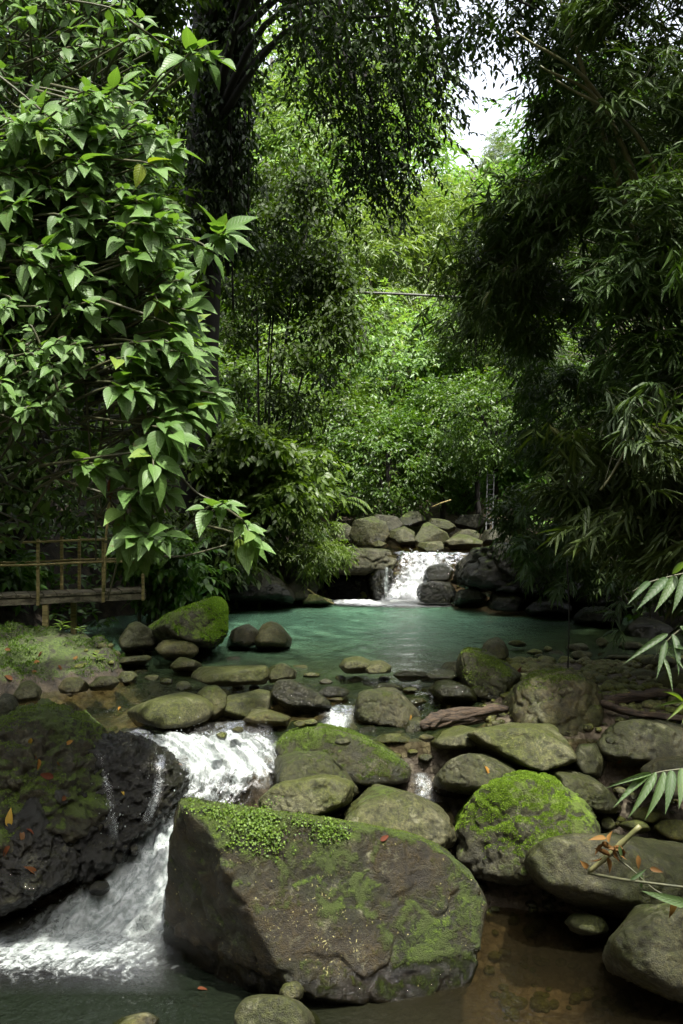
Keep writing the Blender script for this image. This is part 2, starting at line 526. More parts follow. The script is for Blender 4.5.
M['bamboo'] = leaf_mat('bamboo_leaf', (.022, .046, .008), (.064, .108, .020), (.085, .10, .028), .25, .55, spec=.3)
M['bamboo_lit'] = leaf_mat('bamboo_leaf_lit', (.032, .070, .022), (.075, .130, .040), None, .35, .5, .25)  # lighter bamboo leaf copy: light on the sprigs is put into the colour
M['fern'] = leaf_mat('fern_leaf', (.05, .10, .014), (.12, .20, .025), None, .4, .45)
M['dry'] = leaf_mat('dry_leaf', (.06, .028, .010), (.15, .075, .020), (.18, .13, .03), .15, .65, tint=(1, .8, .4), spec=.15)
M['yellow'] = leaf_mat('yellow_leaf', (.24, .13, .02), (.30, .19, .03), None, .2, .55, tint=(1, .9, .4), spec=.2)
M['red'] = leaf_mat('red_leaf', (.06, .020, .008), (.11, .042, .014), None, .15, .65, tint=(1, .6, .4), spec=.1)

# ------------------------------------------------------------------ terrain
XL = ([-30, 0, 9, 13.5, 15, 17.5, 19, 22, 30, 60], [-4.4, -4.2, -4.5, -5.3, -4.2, -2.7, -1.2, -.9, -1.5, -3])
XR = ([-30, 0, 8, 12, 14, 16.5, 18.5, 19.5, 22, 30, 60], [4.4, 4.2, 4.6, 5.0, 4.8, 4.3, 3.6, 3.7, 3.8, 3, 3.5])


def terrain(x, y, detail=True):
    x, y = np.asarray(x, float), np.asarray(y, float)
    bed = np.interp(y, [-40, -19, -9, 0, 7.9, 8.2, 9.6, 10.0, 12, 13.2, 17.8, 18.9, 19.9, 24, 32, 60, 130],
                    [34, 16, -.5, -1.9, -1.75, -1.65, -.52, -.42, -.30, -.8, -.8, -.5, .70, .86, 2.4, 15, 34])  # end behind the camera raised steeply, out of view, to cut frontal sky light
    dam = np.clip(-.17 - 1.9 * np.abs(y - 9.75), -3, 0)
    mk = sstep(-.55, -.2, x)
    bed = np.where(dam > bed, bed + (dam - bed) * mk, bed)
    # bed of the little outflow on the right is a broken slope of gravel
    bar = sstep(.7, 2.1, x + .35 * perlin(np.stack([x * .9, y * .9, 0 * x], -1).reshape(-1, 3)).reshape(x.shape)) * sstep(9.3, 10.2, y) * (1 - sstep(12.5, 14.2, y))
    bed = bed + (0.03 - bed) * bar * (y < 15)
    slope = sstep(1.2, 2.6, x) * (1 - sstep(9.2, 10.2, y)) * sstep(7.2, 8.4, y)
    bed = bed + (np.maximum(bed, -1.5 + .55 * (y - 8.0)) - bed) * slope
    d = np.maximum(np.maximum(np.interp(y, *XL) - x, x - np.interp(y, *XR)), 0)
    z = bed + 10 * (1 - np.exp(-d * .13)) + .75 * np.maximum(d - 5, 0) * (1 - sstep(18, 34, y))  # outer banks steepened into a ravine to close off sky light
    zm = np.minimum(1.1 * (1 - ((x + 4.35) / 1.70) ** 2 - ((y - 12.25) / 1.20) ** 2), .17 + .20 * sstep(11.1, 12.6, y) - .10 * sstep(-4.2, -2.8, x))
    z = np.maximum(z, np.where(zm > -.5, zm, -9))
    if detail:
        q = np.stack([x, y, 0 * x], -1).reshape(-1, 3)
        n = fbm(q * .55, 3).reshape(x.shape) * np.clip(d * .35, 0.0, 1.0)
        n2 = fbm(q * 3.1, 4).reshape(x.shape) * (.05 + .12 * np.clip(d, 0, 1) + .13 * (zm > 0))
        z = z + n + n2
    return z


def tz(x, y):
    return float(terrain(np.array([x]), np.array([y]))[0])


def axis(dense0, dense1, step, lo, hi):
    a = list(np.arange(dense0, dense1, step))
    s, v = step, dense1
    while v < hi:
        a.append(v); s *= 1.16; v += s
    s, v = step, dense0 - step
    while v > lo:
        a.insert(0, v); s *= 1.16; v -= s
    return np.array(a)


def grid(xs, ys):
    X, Y = np.meshgrid(xs, ys)
    n, m = len(xs), len(ys)
    i = np.arange(n * m).reshape(m, n)
    q = np.stack([i[:-1, :-1], i[:-1, 1:], i[1:, 1:], i[1:, :-1]], -1).reshape(-1, 4)
    return X, Y, q


xs, ys = axis(-6, 6, .07, -90, 90), axis(6.4, 20, .07, -40, 130)
X, Y, Q = grid(xs, ys)
Z = terrain(X, Y)
zm = 1 - ((X + 4.35) / 1.75) ** 2 - ((Y - 12.25) / 1.25) ** 2
D_ = np.maximum(np.maximum(np.interp(Y, *XL) - X, X - np.interp(Y, *XR)), 0)
mossA = np.clip(np.where((zm > -.1) & (Z > .07), .52, .0) + np.where(D_ > .3, .25, 0), 0, 1)
bedA = np.where((D_ < .5) & (zm < .02), 1.0, 0.0)
g = link('ground', make_mesh('ground', np.stack([X, Y, Z], -1).reshape(-1, 3), [Q], {'moss': mossA, 'bed': bedA}, True, M['ground']))
tag(g, kind='structure')

# ------------------------------------------------------------------ water
xs, ys = np.arange(-6.5, 6.5, .06), np.arange(9.6, 18.95, .06)
X, Y, Q = grid(xs, ys)
Zw = np.interp(Y, [9.6, 10.1, 11.0, 11.8, 12.3], [-.17, -.13, -.07, -.02, 0])
q = np.stack([X * 2.2, Y * 2.2, 0 * X], -1).reshape(-1, 3)
amp = np.interp(Y, [9.6, 11.8, 12.6, 16, 18.5], [.030, .026, .010, .012, .03])
Zw = Zw + fbm(q, 3).reshape(X.shape) * amp
o = link('pool_water', make_mesh('pool_water', np.stack([X, Y, Zw], -1).reshape(-1, 3), [Q], None, True, M['water']))
tag(o, kind='structure')
xs, ys = np.arange(-6.5, 6.5, .07), np.arange(-6, 9.2, .07)
X, Y, Q = grid(xs, ys)
q = np.stack([X * 1.8, Y * 1.8, 0 * X], -1).reshape(-1, 3)
amp = np.interp(np.hypot(X + 2.0, Y - 8.0), [0, 1.2, 3], [.06, .04, .008])
Zw = LOWZ + fbm(q, 3).reshape(X.shape) * amp
o = link('lower_water', make_mesh('lower_water', np.stack([X, Y, Zw], -1).reshape(-1, 3), [Q], None, True, M['low']))
tag(o, kind='structure')
xs, ys = np.arange(-1.5, 4.5, .1), np.arange(18.95, 26, .1)
X, Y, Q = grid(xs, ys)
o = link('upper_water', make_mesh('upper_water', np.stack([X, Y, .88 + .008 * (Y - 19)], -1).reshape(-1, 3), [Q], None, True, M['low']))
tag(o, kind='structure')


def flow(name, st, nu=60, nv=110, wht=0., shear=0., soft=0., amp=.05, foamf=None, zmin=None, drops=0, dsize=.008, edge_soft=.16, seed=0):
    """sheet of running water through stations (leftpx, leftpy, rightpx, rightpy, depth, foam)"""
    st = np.array(st, float)
    k = np.linspace(0, len(st) - 1, nv)
    cols = [np.interp(k, np.arange(len(st)), st[:, c]) for c in range(6)]
    for c in range(6):   # soften the corners of the path
        cols[c] = np.convolve(np.pad(cols[c], 6, mode='edge'), np.ones(13) / 13, 'valid')
    u = np.linspace(0, 1, nu)
    V, fo, fu, fv, ed = [], [], [], [], []
    dist, prev = 0, None
    for i in range(nv):
        l = at(cols[0][i], cols[1][i], cols[4][i]); r = at(cols[2][i], cols[3][i], cols[4][i])
        c = (l + r) / 2
        if prev is not None: dist += np.linalg.norm(c - prev)
        prev = c
        row = l[None] * (1 - u)[:, None] + r[None] * u[:, None]
        if zmin is not None: row[:, 2] = np.maximum(row[:, 2], zmin)
        V.append(row)
        w = np.linalg.norm(r - l)
        fu.append((u - .5) * w + 3 * seed + shear * min(dist, .8)); fv.append(np.full(nu, dist))
        q = np.stack([(u - .5) * w * 3 + seed, np.full(nu, dist * 2), np.zeros(nu)], -1)
        e = np.minimum(u, 1 - u) * w + .10 * perlin(q * 2.0)
        ev = min(1, i / max(5, nv * soft), (nv - 1 - i) / (nv * .3))
        ed.append(sstep(0, edge_soft, e) * ev)
        fo.append(cols[5][i] * (0.72 + .5 * sstep(0, .35 * w, np.minimum(u, 1 - u) * w)))
    V = np.concatenate(V)
    fo, fu, fv, ed = map(np.concatenate, (fo, fu, fv, ed))
    q = np.stack([fu * 5.0, fv * 1.8, 0 * fu], -1)
    n = fbm(q, 4, .6)
    n2 = fbm(V * 11, 2, .5)
    lift = (amp * (n + .45) + amp * .55 * n2) * np.clip(fo + .25, .2, 1.2) * np.clip(ed + .15, 0, 1)
    V[:, 2] += lift
    V[:, 1] -= lift * .5
    i = np.arange(nu * nv).reshape(nv, nu)
    Q = np.stack([i[:-1, :-1], i[:-1, 1:], i[1:, 1:], i[1:, :-1]], -1).reshape(-1, 4)
    mb = MB()
    mb.add(V, [Q], foam=fo, fu=fu, fv=fv, edge=ed, wht=np.full(len(V), wht))
    if drops:
        bm = bmesh.new(); bmesh.ops.create_icosphere(bm, subdivisions=1, radius=1)
        iv = np.array([v.co[:] for v in bm.verts]); fi = np.array([[v.index for v in f.verts] for f in bm.faces]); bm.free()
        rs = np.random.RandomState(seed + 5)
        pick = rs.choice(len(V), drops, p=np.clip(fo * ed, 0, None) ** 2 / np.sum(np.clip(fo * ed, 0, None) ** 2))
        for p_ in pick:
            c = V[p_] + np.array([rs.normal(0, .05), rs.normal(0, .05), abs(rs.normal(0, .055)) + .01])
            sz = dsize * rs.uniform(.4, 1.3)
            mb.add(iv * sz * np.array([1, 1, rs.uniform(1, 1.8)]) + c, [fi], foam=np.full(len(iv), 3.0), fu=np.zeros(len(iv)), fv=np.zeros(len(iv)), edge=np.ones(len(iv)), wht=np.full(len(iv), wht))
    o = mb.build(name, M['white'])
    return tag(o, kind='structure')


flow('cascade', [
    (112, 729, 272, 716, 9.95, .0),
    (120, 735, 276, 733, 9.72, .34),
    (134, 744, 284, 746, 9.52, 1.02),
    (150, 766, 290, 772, 9.32, .80),
    (156, 795, 250, 806, 9.05, .42),
    (140, 825, 206, 834, 8.8, .84),
    (118, 858, 196, 866, 8.55, .98),
    (70, 893, 194, 900, 8.3, 1.0),
    (6, 922, 190, 932, 8.08, .90),
    (-40, 950, 186, 962, 7.8, .74),
    (-60, 980, 186, 996, 7.4, .24)], nu=90, nv=170, amp=.085, zmin=LOWZ + .004, drops=420, dsize=.005, seed=1, shear=-.5)
flow('waterfall', [
    (392, 551, 470, 552, 19.1, .25),
    (396, 557, 466, 560, 18.9, .55),
    (394, 567, 460, 570, 18.75, .62),
    (390, 580, 450, 584, 18.6, .74),
    (385, 592, 440, 595, 18.45, .86),
    (378, 600, 446, 601, 18.25, 1.0),
    (360, 604, 456, 605, 18.0, .7)], nu=70, nv=110, amp=.08, zmin=.012, drops=60, dsize=.010, seed=4, wht=1.)
flow('side_trickle', [
    (383, 561, 391, 561, 18.45, .5),
    (382, 580, 390, 580, 18.4, .6),
    (381, 600, 391, 600, 18.3, .7)], nu=12, nv=30, amp=.03, seed=5)
flow('foam', [
    (318, 599.5, 445, 599.5, 18.9, .9),
    (314, 601, 450, 602, 18.6, 1.15),
    (318, 604, 460, 606, 18.2, .75),
    (330, 607, 480, 611, 17.7, .2)], nu=80, nv=40, amp=.02, zmin=.014, seed=6, wht=1.)
flow('riffle', [
    (300, 706, 362, 704, 10.5, .25),
    (318, 714, 358, 712, 10.2, .62),
    (318, 726, 356, 727, 10.05, .70),
    (300, 735, 350, 738, 9.9, .35)], nu=40, nv=50, amp=.05, drops=12, dsize=.005, seed=7)
flow('riffle', [
    (408, 770, 434, 772, 9.55, .4),
    (408, 780, 434, 781, 9.4, .55),
    (406, 794, 436, 794, 9.3, .62),
    (404, 806, 440, 806, 9.1, .2)], nu=30, nv=40, amp=.04, drops=8, dsize=.005, seed=8)
flow('riffle', [(566, 926, 606, 922, 8.15, .3), (572, 932, 618, 930, 8.0, .62), (580, 940, 620, 940, 7.85, .3)], nu=30, nv=30, amp=.04, zmin=LOWZ + .01, seed=11)
flow('foam', [(-60, 915, 180, 925, 8.15, .70), (-60, 938, 182, 948, 7.95, .74), (-70, 962, 186, 972, 7.6, .62), (-70, 985, 190, 996, 7.3, .40), (-70, 1010, 200, 1018, 7.0, .12)], nu=90, nv=60, amp=.012, zmin=LOWZ + .05, seed=12, shear=.6, edge_soft=.3, soft=.35)
# small pocket of water held between the boulders below the right riffle
xs, ys = np.arange(.35, 1.05, .05), np.arange(8.75, 9.3, .05)
X, Y, Q = grid(xs, ys)
o = link('pocket_water', make_mesh('pocket_water', np.stack([X, Y, 0 * X - .66], -1).reshape(-1, 3), [Q], None, True, M['low']))
tag(o, kind='structure')

# ------------------------------------------------------------------ rocks
_ico = {}


def ico(sub):
    if sub not in _ico:
        bm = bmesh.new(); bmesh.ops.create_icosphere(bm, subdivisions=sub, radius=1)
        V = np.array([v.co[:] for v in bm.verts]); Fc = np.array([[v.index for v in f.verts] for f in bm.faces]); bm.free()
        _ico[sub] = (norm(V), Fc)
    return _ico[sub]


def hull2(pts):
    pts = sorted(set(map(tuple, pts)))
    def half(ps):
        h = []
        for p in ps:
            while len(h) > 1 and (h[-1][0] - h[-2][0]) * (p[1] - h[-2][1]) - (h[-1][1] - h[-2][1]) * (p[0] - h[-2][0]) <= 0: h.pop()
            h.append(p)
        return h[:-1]
    return np.array(half(pts) + half(pts[::-1]))


ROCKS = {}
_rk = [0]


def rock(label, poly, D, thick, p=13, moss=.2, val=1., warm=.4, wetz=-9., lichen=0., mossy=1., extra=(), amp=.05, sub=5, group=None, name='boulder', cat='boulder', key=None, tilt=.18, rough=1., front=3, crease=1.):
    _rk[0] += 1
    seed = _rk[0] * 3.71
    p = p * 1.35
    val = val * .74
    rs = np.random.RandomState(_rk[0] * 13 + 1)
    poly = np.asarray(poly, float)
    hl = hull2(poly)
    cx, cy = (hl.min(0) + hl.max(0)) / 2
    cx, cy = (np.array([cx, cy]) + hl.mean(0)) / 2
    C = at(cx, cy, D)
    v = norm(C - CAM)
    r_ = norm(np.cross(v, [0, 0, 1.0]))
    u_ = np.cross(r_, v)
    s = D / F
    P2 = np.stack([(hl[:, 0] - cx) * s, -(hl[:, 1] - cy) * s], -1)
    ctr = P2.mean(0)
    planes, hs = [], []
    for i in range(len(P2)):
        a, b_ = P2[i], P2[(i + 1) % len(P2)]
        e = b_ - a
        n2 = np.array([e[1], -e[0]]); L = np.linalg.norm(n2)
        if L < 1e-6: continue
        n2 /= L
        if n2 @ (a - ctr) < 0: n2 = -n2
        h = n2 @ a
        if h < 1e-3: continue
        tv = rs.uniform(-tilt, tilt) - .12
        n3 = norm(r_ * n2[0] + u_ * n2[1] + v * tv)
        planes.append(n3); hs.append(h * math.sqrt(1 + tv * tv) * .99)
    T = thick / 2
    planes.append(v); hs.append(T)
    for k in range(front):
        planes.append(norm(-v + r_ * rs.uniform(-.55, .55) + u_ * rs.uniform(-.1, .6))); hs.append(T * rs.uniform(.85, 1.0))
    for k in range(2):
        planes.append(norm(v + r_ * rs.uniform(-.7, .7) + u_ * rs.uniform(-.2, .6))); hs.append(T * rs.uniform(.85, 1.1))
    for (nx, ny, nz_, h) in extra:
        planes.append(norm([nx, ny, nz_])); hs.append(h)
    N3, hh = np.array(planes), np.array(hs)
    d, fc = ico(sub)
    acc = np.zeros(len(d))
    for n3, h in zip(N3, hh):
        acc += np.clip(d @ n3 / h, 0, None) ** p
    rad = np.clip(acc, 1e-12, None) ** (-1 / p)
    size = max(P2.max(0) - P2.min(0))
    Pw = d * rad[:, None]
    # lumps, dents and pits
    k1 = 2.2 / size
    n_lo = fbm(Pw * k1 + seed, 3)
    n_hi = fbm(Pw * k1 * (4 if rough < 2 else 6) + seed, 5, .6)
    ridge = np.abs(fbm(Pw * k1 * 2.2 + seed + 9, 3))
    rad = rad * (1 + amp * 1.5 * n_lo + amp * .55 * n_hi * rough - crease * amp * .8 * np.clip(.16 - ridge, 0, 1) / .16 * rough)
    Pw = d * rad[:, None]
    # match the size seen in the photograph
    pr, pu = Pw @ r_, Pw @ u_
    lo, hi = P2.min(0), P2.max(0)
    sr, su = (hi[0] - lo[0]) / (pr.max() - pr.min()), (hi[1] - lo[1]) / (pu.max() - pu.min())
    pr2 = (pr - pr.min()) * sr + lo[0]; pu2 = (pu - pu.min()) * su + lo[1]
    Pw = r_[None] * pr2[:, None] + u_[None] * pu2[:, None] + v[None] * (Pw @ v)[:, None]
    W = Pw + C
    hb0, hb1 = hl.min(0), hl.max(0)
    for _ in range(3):      # true size: undo the perspective swelling of near faces
        X_, Z_ = W[:, 0] / W[:, 1] * F + CX, HY - (W[:, 2] - H) / W[:, 1] * F
        fx, fz = (hb1[0] - hb0[0]) / np.ptp(X_), (hb1[1] - hb0[1]) / np.ptp(Z_)
        Wc = W - C
        W = C + r_ * ((Wc @ r_) * fx)[:, None] + u_ * ((Wc @ u_) * fz)[:, None] + v * (Wc @ v)[:, None]
        X_, Z_ = W[:, 0] / W[:, 1] * F + CX, HY - (W[:, 2] - H) / W[:, 1] * F
        W = W + r_ * ((hb0[0] + hb1[0]) / 2 - (X_.min() + X_.max()) / 2) * s - u_ * ((hb0[1] + hb1[1]) / 2 - (Z_.min() + Z_.max()) / 2) * s
    if wetz == -9.: wetz = W[:, 2].min() + .24 * np.ptp(W[:, 2])
    base = np.array([C[0], C[1], W[:, 2].min()])
    me = make_mesh(name, W - base, [fc], None, True, M['rock'])
    o = link(name, me, None, base)
    tag(o, label, cat, group)
    o['moss'] = float(moss); o['val'] = float(val); o['warm'] = float(warm); o['wetz'] = float(wetz); o['lichen'] = float(lichen); o['mossy'] = float(mossy)
    if key: ROCKS[key] = (o, W, fc)
    return o


BG = 'boulders in the stream'
# -- foreground
rock('largest boulder in the foreground, angular, mossy along its top edge', [(176, 806), (190, 799), (232, 797), (300, 804), (345, 818), (420, 848), (468, 880), (488, 912), (480, 958), (465, 1000), (420, 1015), (330, 1016), (250, 998), (190, 986), (167, 962), (162, 918), (168, 850)],
     7.65, 2.2, p=34, moss=.54, val=.33, warm=1.25, wetz=-1.12, lichen=1., mossy=.60, amp=.036, sub=7, key='hero', rough=1.4,
     extra=[(.16, .34, 1, .56), (.36, -.86, .36, .56), (-.66, -.72, -.22, .84), (.15, -.62, .77, .86), (0, -1, 0, 1.02)], tilt=.1, front=0)
rock('round boulder carpeted in vivid green moss, right of the foreground boulder', [(452, 835), (462, 805), (485, 782), (515, 771), (545, 771), (580, 786), (598, 812), (601, 842), (585, 868), (540, 882), (495, 886), (460, 870)],
     8.9, 1.3, p=8, moss=.52, val=.55, warm=.4, wetz=-1.22, mossy=1.25, amp=.07, sub=6, key='moss2')
rock('grey olive boulder wedged behind the right half of the foreground boulder', [(343, 815), (372, 788), (395, 784), (425, 794), (448, 815), (457, 835), (445, 854), (400, 856), (350, 840)], 8.75, .95, p=10, moss=.30, val=.95, warm=.4, lichen=.3, sub=6)
rock('pale grey smooth boulder behind the mossy top of the foreground boulder', [(258, 800), (280, 780), (330, 772), (355, 783), (350, 806), (320, 822), (265, 820)], 8.8, .8, p=11, moss=.12, val=1.2, warm=.25, sub=6)
rock('humped dark green boulder lying over the pale grey one', [(272, 778), (280, 755), (300, 748), (330, 747), (348, 762), (368, 792), (345, 802), (280, 795)], 9.15, .8, p=12, moss=.33, val=.62, warm=.4, sub=6, mossy=.8)
rock('long sloping boulder with moss down its back beside the riffle', [(270, 742), (286, 728), (325, 724), (370, 738), (414, 771), (408, 786), (375, 793), (300, 770), (274, 758)], 9.6, .9, p=11, moss=.46, val=.60, warm=.5, wetz=-.35, sub=6, key='slope', mossy=.9)
rock('rounded grey brown boulder standing in the riffle left of the driftwood', [(353, 707), (362, 691), (380, 687), (402, 690), (425, 714), (420, 729), (390, 732), (357, 724)], 10.35, .7, p=9, moss=.28, val=.62, warm=.5, wetz=-.1, sub=6)
rock('flat pale slab leaning below the driftwood log', [(417, 743), (440, 732), (472, 725), (492, 729), (480, 752), (430, 753)], 9.75, .75, p=13, moss=.15, val=1.15, warm=.2)
rock('broad tilted grey slab with a flat top in the middle of the boulder dam', [(457, 741), (490, 724), (545, 722), (562, 732), (578, 760), (555, 771), (500, 766)], 9.55, .95, p=15, moss=.27, val=1.15, warm=.25, lichen=.4, sub=6)
rock('low dark boulder with a yellow leaf, in front of the tilted slab', [(432, 780), (448, 760), (480, 753), (520, 770), (520, 792), (470, 799), (438, 793)], 9.2, .8, p=9, moss=.25, val=.62, warm=.35, wetz=-.5, sub=6)
rock('big brown boulder with a mossy crown at the edge of the gravel bar', [(497, 714), (503, 692), (520, 677), (548, 668), (575, 667), (600, 680), (609, 705), (602, 735), (565, 745), (508, 733)], 10.3, 1.2, p=10, moss=.38, val=.72, warm=.85, lichen=.2, sub=6, amp=.06, key='brown')
rock('tilted wedge shaped boulder with a mossy green back at the pool edge', [(456, 658), (463, 648), (478, 649), (522, 676), (516, 692), (497, 704), (470, 697), (458, 678)], 11.2, .8, p=12, moss=.40, val=.6, warm=.5, sub=6, key='tiltm', wetz=0.02)
rock('small round brown boulder standing in the pool behind the tilted mossy one', [(482, 652), (487, 641), (497, 637), (506, 643), (509, 655), (505, 663), (487, 664)], 12.6, .5, p=8, moss=.3, val=.8, warm=.7, wetz=.08)
rock('large dark rounded boulder at the right below the long branch', [(596, 758), (606, 735), (630, 722), (660, 719), (695, 728), (708, 760), (680, 780), (612, 776)], 9.7, 1.1, p=9, moss=.25, val=.55, warm=.5, sub=6)
rock('dark stone squeezed between the brown boulder and the large dark one', [(570, 762), (580, 743), (600, 742), (610, 760), (604, 778), (582, 780)], 9.5, .6, p=9, moss=.28, val=.6, warm=.4)
rock('long low grey boulder sloping down right of the vivid mossy boulder', [(545, 774), (556, 767), (590, 773), (612, 788), (622, 806), (612, 815), (580, 812), (556, 797)], 9.15, .75, p=11, moss=.18, val=.72, warm=.3, sub=6)
rock('very large smooth dark boulder lying low at the right over black shadow', [(522, 874), (532, 853), (560, 840), (610, 833), (660, 836), (712, 858), (712, 900), (655, 921), (590, 917), (537, 897)], 8.2, 1.5, p=8, moss=.2, val=.60, warm=.45, wetz=-1.2, sub=6)
rock('grey green boulder cut by the right edge of the photo at the bottom', [(602, 968), (615, 938), (632, 915), (655, 904), (720, 902), (750, 960), (735, 1015), (665, 1013), (618, 993)], 7.25, 1.3, p=11, moss=.22, val=.72, warm=.35, wetz=-1.27, sub=6, lichen=.25)
rock('low flat topped stone under the right end of the large foreground leaves', [(640, 770), (660, 758), (700, 755), (710, 785), (690, 800), (650, 796)], 9.0, .7, p=9, moss=.2, val=.5, warm=.8)
rock('dark wet stone at the water line before the foreground boulder', [(234, 1012), (244, 998), (270, 994), (300, 998), (320, 1014), (322, 1032), (240, 1034)], 6.6, .6, p=9, moss=.15, val=.62, warm=.3, wetz=-1.22)
rock('little rounded stone leaning on the front of the foreground boulder', [(279, 992), (285, 983), (297, 981), (304, 988), (301, 1000), (283, 1001)], 6.72, .16, p=8, moss=.1, val=.85, warm=.4, sub=4, name='stone', cat='stone')
rock('brown stone barely breaking the surface at the bottom edge', [(108, 1026), (125, 1015), (145, 1012), (160, 1022), (155, 1036), (112, 1038)], 6.75, .35, p=8, moss=.1, val=.8, warm=.7, wetz=-1.27, sub=4, name='stone', cat='stone')
# -- left wet ledge
rock('mossy hump of the dark ledge at the left edge, littered with dead leaves', [(-90, 760), (-40, 715), (20, 698), (60, 702), (95, 722), (122, 768), (125, 815), (80, 865), (-60, 900)], 9.0, 2.0, p=8, moss=.52, val=.36, warm=.7, wetz=-.62, sub=7, amp=.07, key='ledgeA', rough=2.2, mossy=.70, crease=.35)
rock('black wet ledge beside the cascade with water running over it', [(62, 742), (110, 730), (150, 745), (190, 782), (186, 800), (140, 826), (120, 866), (60, 890), (30, 820)], 9.05, 1.6, p=9, moss=.16, val=.27, warm=.55, wetz=2, sub=7, amp=.06, key='ledgeB', rough=3.0, crease=.32)
rock('lowest dark rock of the ledge where the cascade ends', [(-90, 800), (-20, 792), (60, 800), (112, 850), (100, 880), (55, 912), (0, 936), (-90, 955)], 8.35, 1.5, p=9, moss=.16, val=.24, warm=.75, wetz=2, sub=7, amp=.06, key='ledgeC', rough=3.0, crease=.32)
rock('dark stone at the left edge beside the mossy bank', [(-12, 712), (0, 693), (12, 695), (19, 707), (14, 720), (-8, 722)], 9.6, .4, p=8, moss=.2, val=.4, warm=.4)
for lab, pl, dd in [('black cobble stuck in the ledge just above the cascade foot', [(108, 852), (114, 838), (126, 837), (131, 850), (124, 864), (112, 863)], 8.42),
                    ('small black cobble touching the white water of the cascade', [(128, 850), (131, 841), (137, 842), (140, 851), (136, 857), (130, 856)], 8.45),
                    ('dark round cobble below the leaf litter on the ledge', [(46, 796), (55, 785), (68, 786), (75, 797), (66, 808), (50, 807)], 8.3),
                    ('flattened black cobble half under the ledge trickle', [(98, 826), (106, 817), (118, 819), (121, 829), (112, 835), (100, 834)], 8.42),
                    ('wet grey cobble at the left foot of the cascade', [(88, 888), (96, 878), (107, 880), (110, 890), (102, 897), (90, 895)], 8.2)]:
    rock(lab, pl, dd, .25, p=8, moss=.05, val=.38, warm=.4, wetz=2., sub=4, name='cobble', cat='cobble')
# -- mid left group
rock('smooth oval pale topped boulder at the head of the cascade', [(127, 710), (140, 699), (160, 693), (185, 692), (205, 698), (214, 711), (205, 726), (180, 736), (150, 735), (133, 724)], 9.95, .75, p=7, moss=.14, val=1.15, warm=.25, wetz=-.03, sub=6, amp=.025, rough=.5)
rock('upright olive stone touching the oval boulder', [(197, 695), (205, 686), (218, 685), (227, 696), (225, 714), (212, 724), (200, 714)], 10.2, .4, p=9, moss=.28, val=.95, warm=.6)
rock('grey blocky stone under the flat slab, right of the olive stone', [(221, 714), (225, 693), (240, 689), (271, 692), (270, 714), (242, 723)], 10.35, .55, p=14, moss=.15, val=1.0, warm=.3, wetz=-.1)
rock('flat pale slab with a worn level top in the shallow stream', [(191, 680), (203, 668), (235, 665), (266, 665), (271, 675), (264, 686), (205, 687)], 11.0, .75, p=16, moss=.12, val=1.2, warm=.2, wetz=-.02)
rock('brown mottled stone in the calm water above the cascade', [(242, 722), (250, 710), (266, 707), (291, 719), (288, 729), (254, 730)], 10.0, .5, p=9, moss=.2, val=.95, warm=.75, wetz=-.12)
rock('dark glossy wet boulder at the left of the riffle', [(270, 692), (278, 679), (295, 680), (318, 694), (332, 708), (322, 718), (286, 716), (272, 706)], 10.5, .65, p=12, moss=.1, val=.6, warm=.2, wetz=.3, sub=6)
rock('pale angular stone behind the glossy wet boulder', [(265, 676), (272, 666), (284, 663), (297, 671), (296, 679), (270, 683)], 11.3, .4, p=13, moss=.08, val=1.1, warm=.2, wetz=-.02)
rock('large mossy boulder, its coat brightened on the lit right end, below the footbridge', [(145, 628), (158, 613), (190, 600), (208, 597), (222, 603), (228, 620), (225, 640), (206, 653), (165, 648)], 13.1, 1.2, p=9, moss=.58, val=.5, warm=.5, sub=6, key='leftm', mossy=1.15)
rock('dark pointed boulder in the shade under the footbridge', [(118, 642), (128, 626), (138, 621), (150, 630), (159, 643), (155, 652), (122, 653)], 13.3, .6, p=12, moss=.25, val=.55, warm=.4)
rock('pitted tan stone in front of the bright mossy boulder', [(155, 652), (162, 642), (180, 639), (194, 643), (199, 652), (194, 660), (165, 662)], 12.5, .5, p=9, moss=.25, val=1.05, warm=.6)
rock('low pale stone lying in the brown shallows', [(170, 666), (176, 659), (190, 657), (202, 662), (200, 671), (174, 672)], 12.0, .4, p=9, moss=.1, val=1.1, warm=.4)
rock('rounded brown boulder standing at the left edge of the pool', [(254, 646), (260, 627), (272, 621), (284, 627), (292, 640), (289, 651), (260, 652)], 13.6, .55, p=8, moss=.15, val=.85, warm=.75, wetz=.04)
rock('half sunk dark boulder left of the rounded brown one', [(226, 645), (232, 628), (246, 624), (258, 630), (260, 646), (240, 651)], 13.7, .6, p=8, moss=.15, val=.5, warm=.75, wetz=.15)
rock('thin flat stone at the tip of the mossy bank', [(113, 664), (122, 657), (145, 655), (152, 660), (146, 667), (120, 668)], 12.3, .5, p=11, moss=.12, val=.8, warm=.4)
rock('grey stone at the foot of the mossy bank by the ledge', [(12, 696), (20, 683), (32, 680), (42, 690), (40, 702), (18, 704)], 10.7, .4, p=9, moss=.2, val=1.0, warm=.3)
rock('brown stone pushed into the front of the mossy bank', [(58, 688), (66, 678), (80, 677), (90, 684), (84, 693), (62, 694)], 11.05, .4, p=9, moss=.2, val=.8, warm=.8)
rock('dark stone at the waterline under the mossy bank', [(88, 686), (98, 676), (112, 676), (120, 683), (112, 690), (92, 691)], 11.25, .4, p=9, moss=.25, val=.6, warm=.5)
rock('small grey stone at the right foot of the mossy bank', [(116, 678), (122, 671), (132, 671), (138, 677), (132, 682), (119, 683)], 11.6, .3, p=9, moss=.15, val=.9, warm=.3)
rock('stone half buried in the top of the mossy bank', [(44, 652), (50, 645), (60, 645), (66, 651), (60, 657), (47, 657)], 12.4, .3, p=9, moss=.3, val=.9, warm=.7)
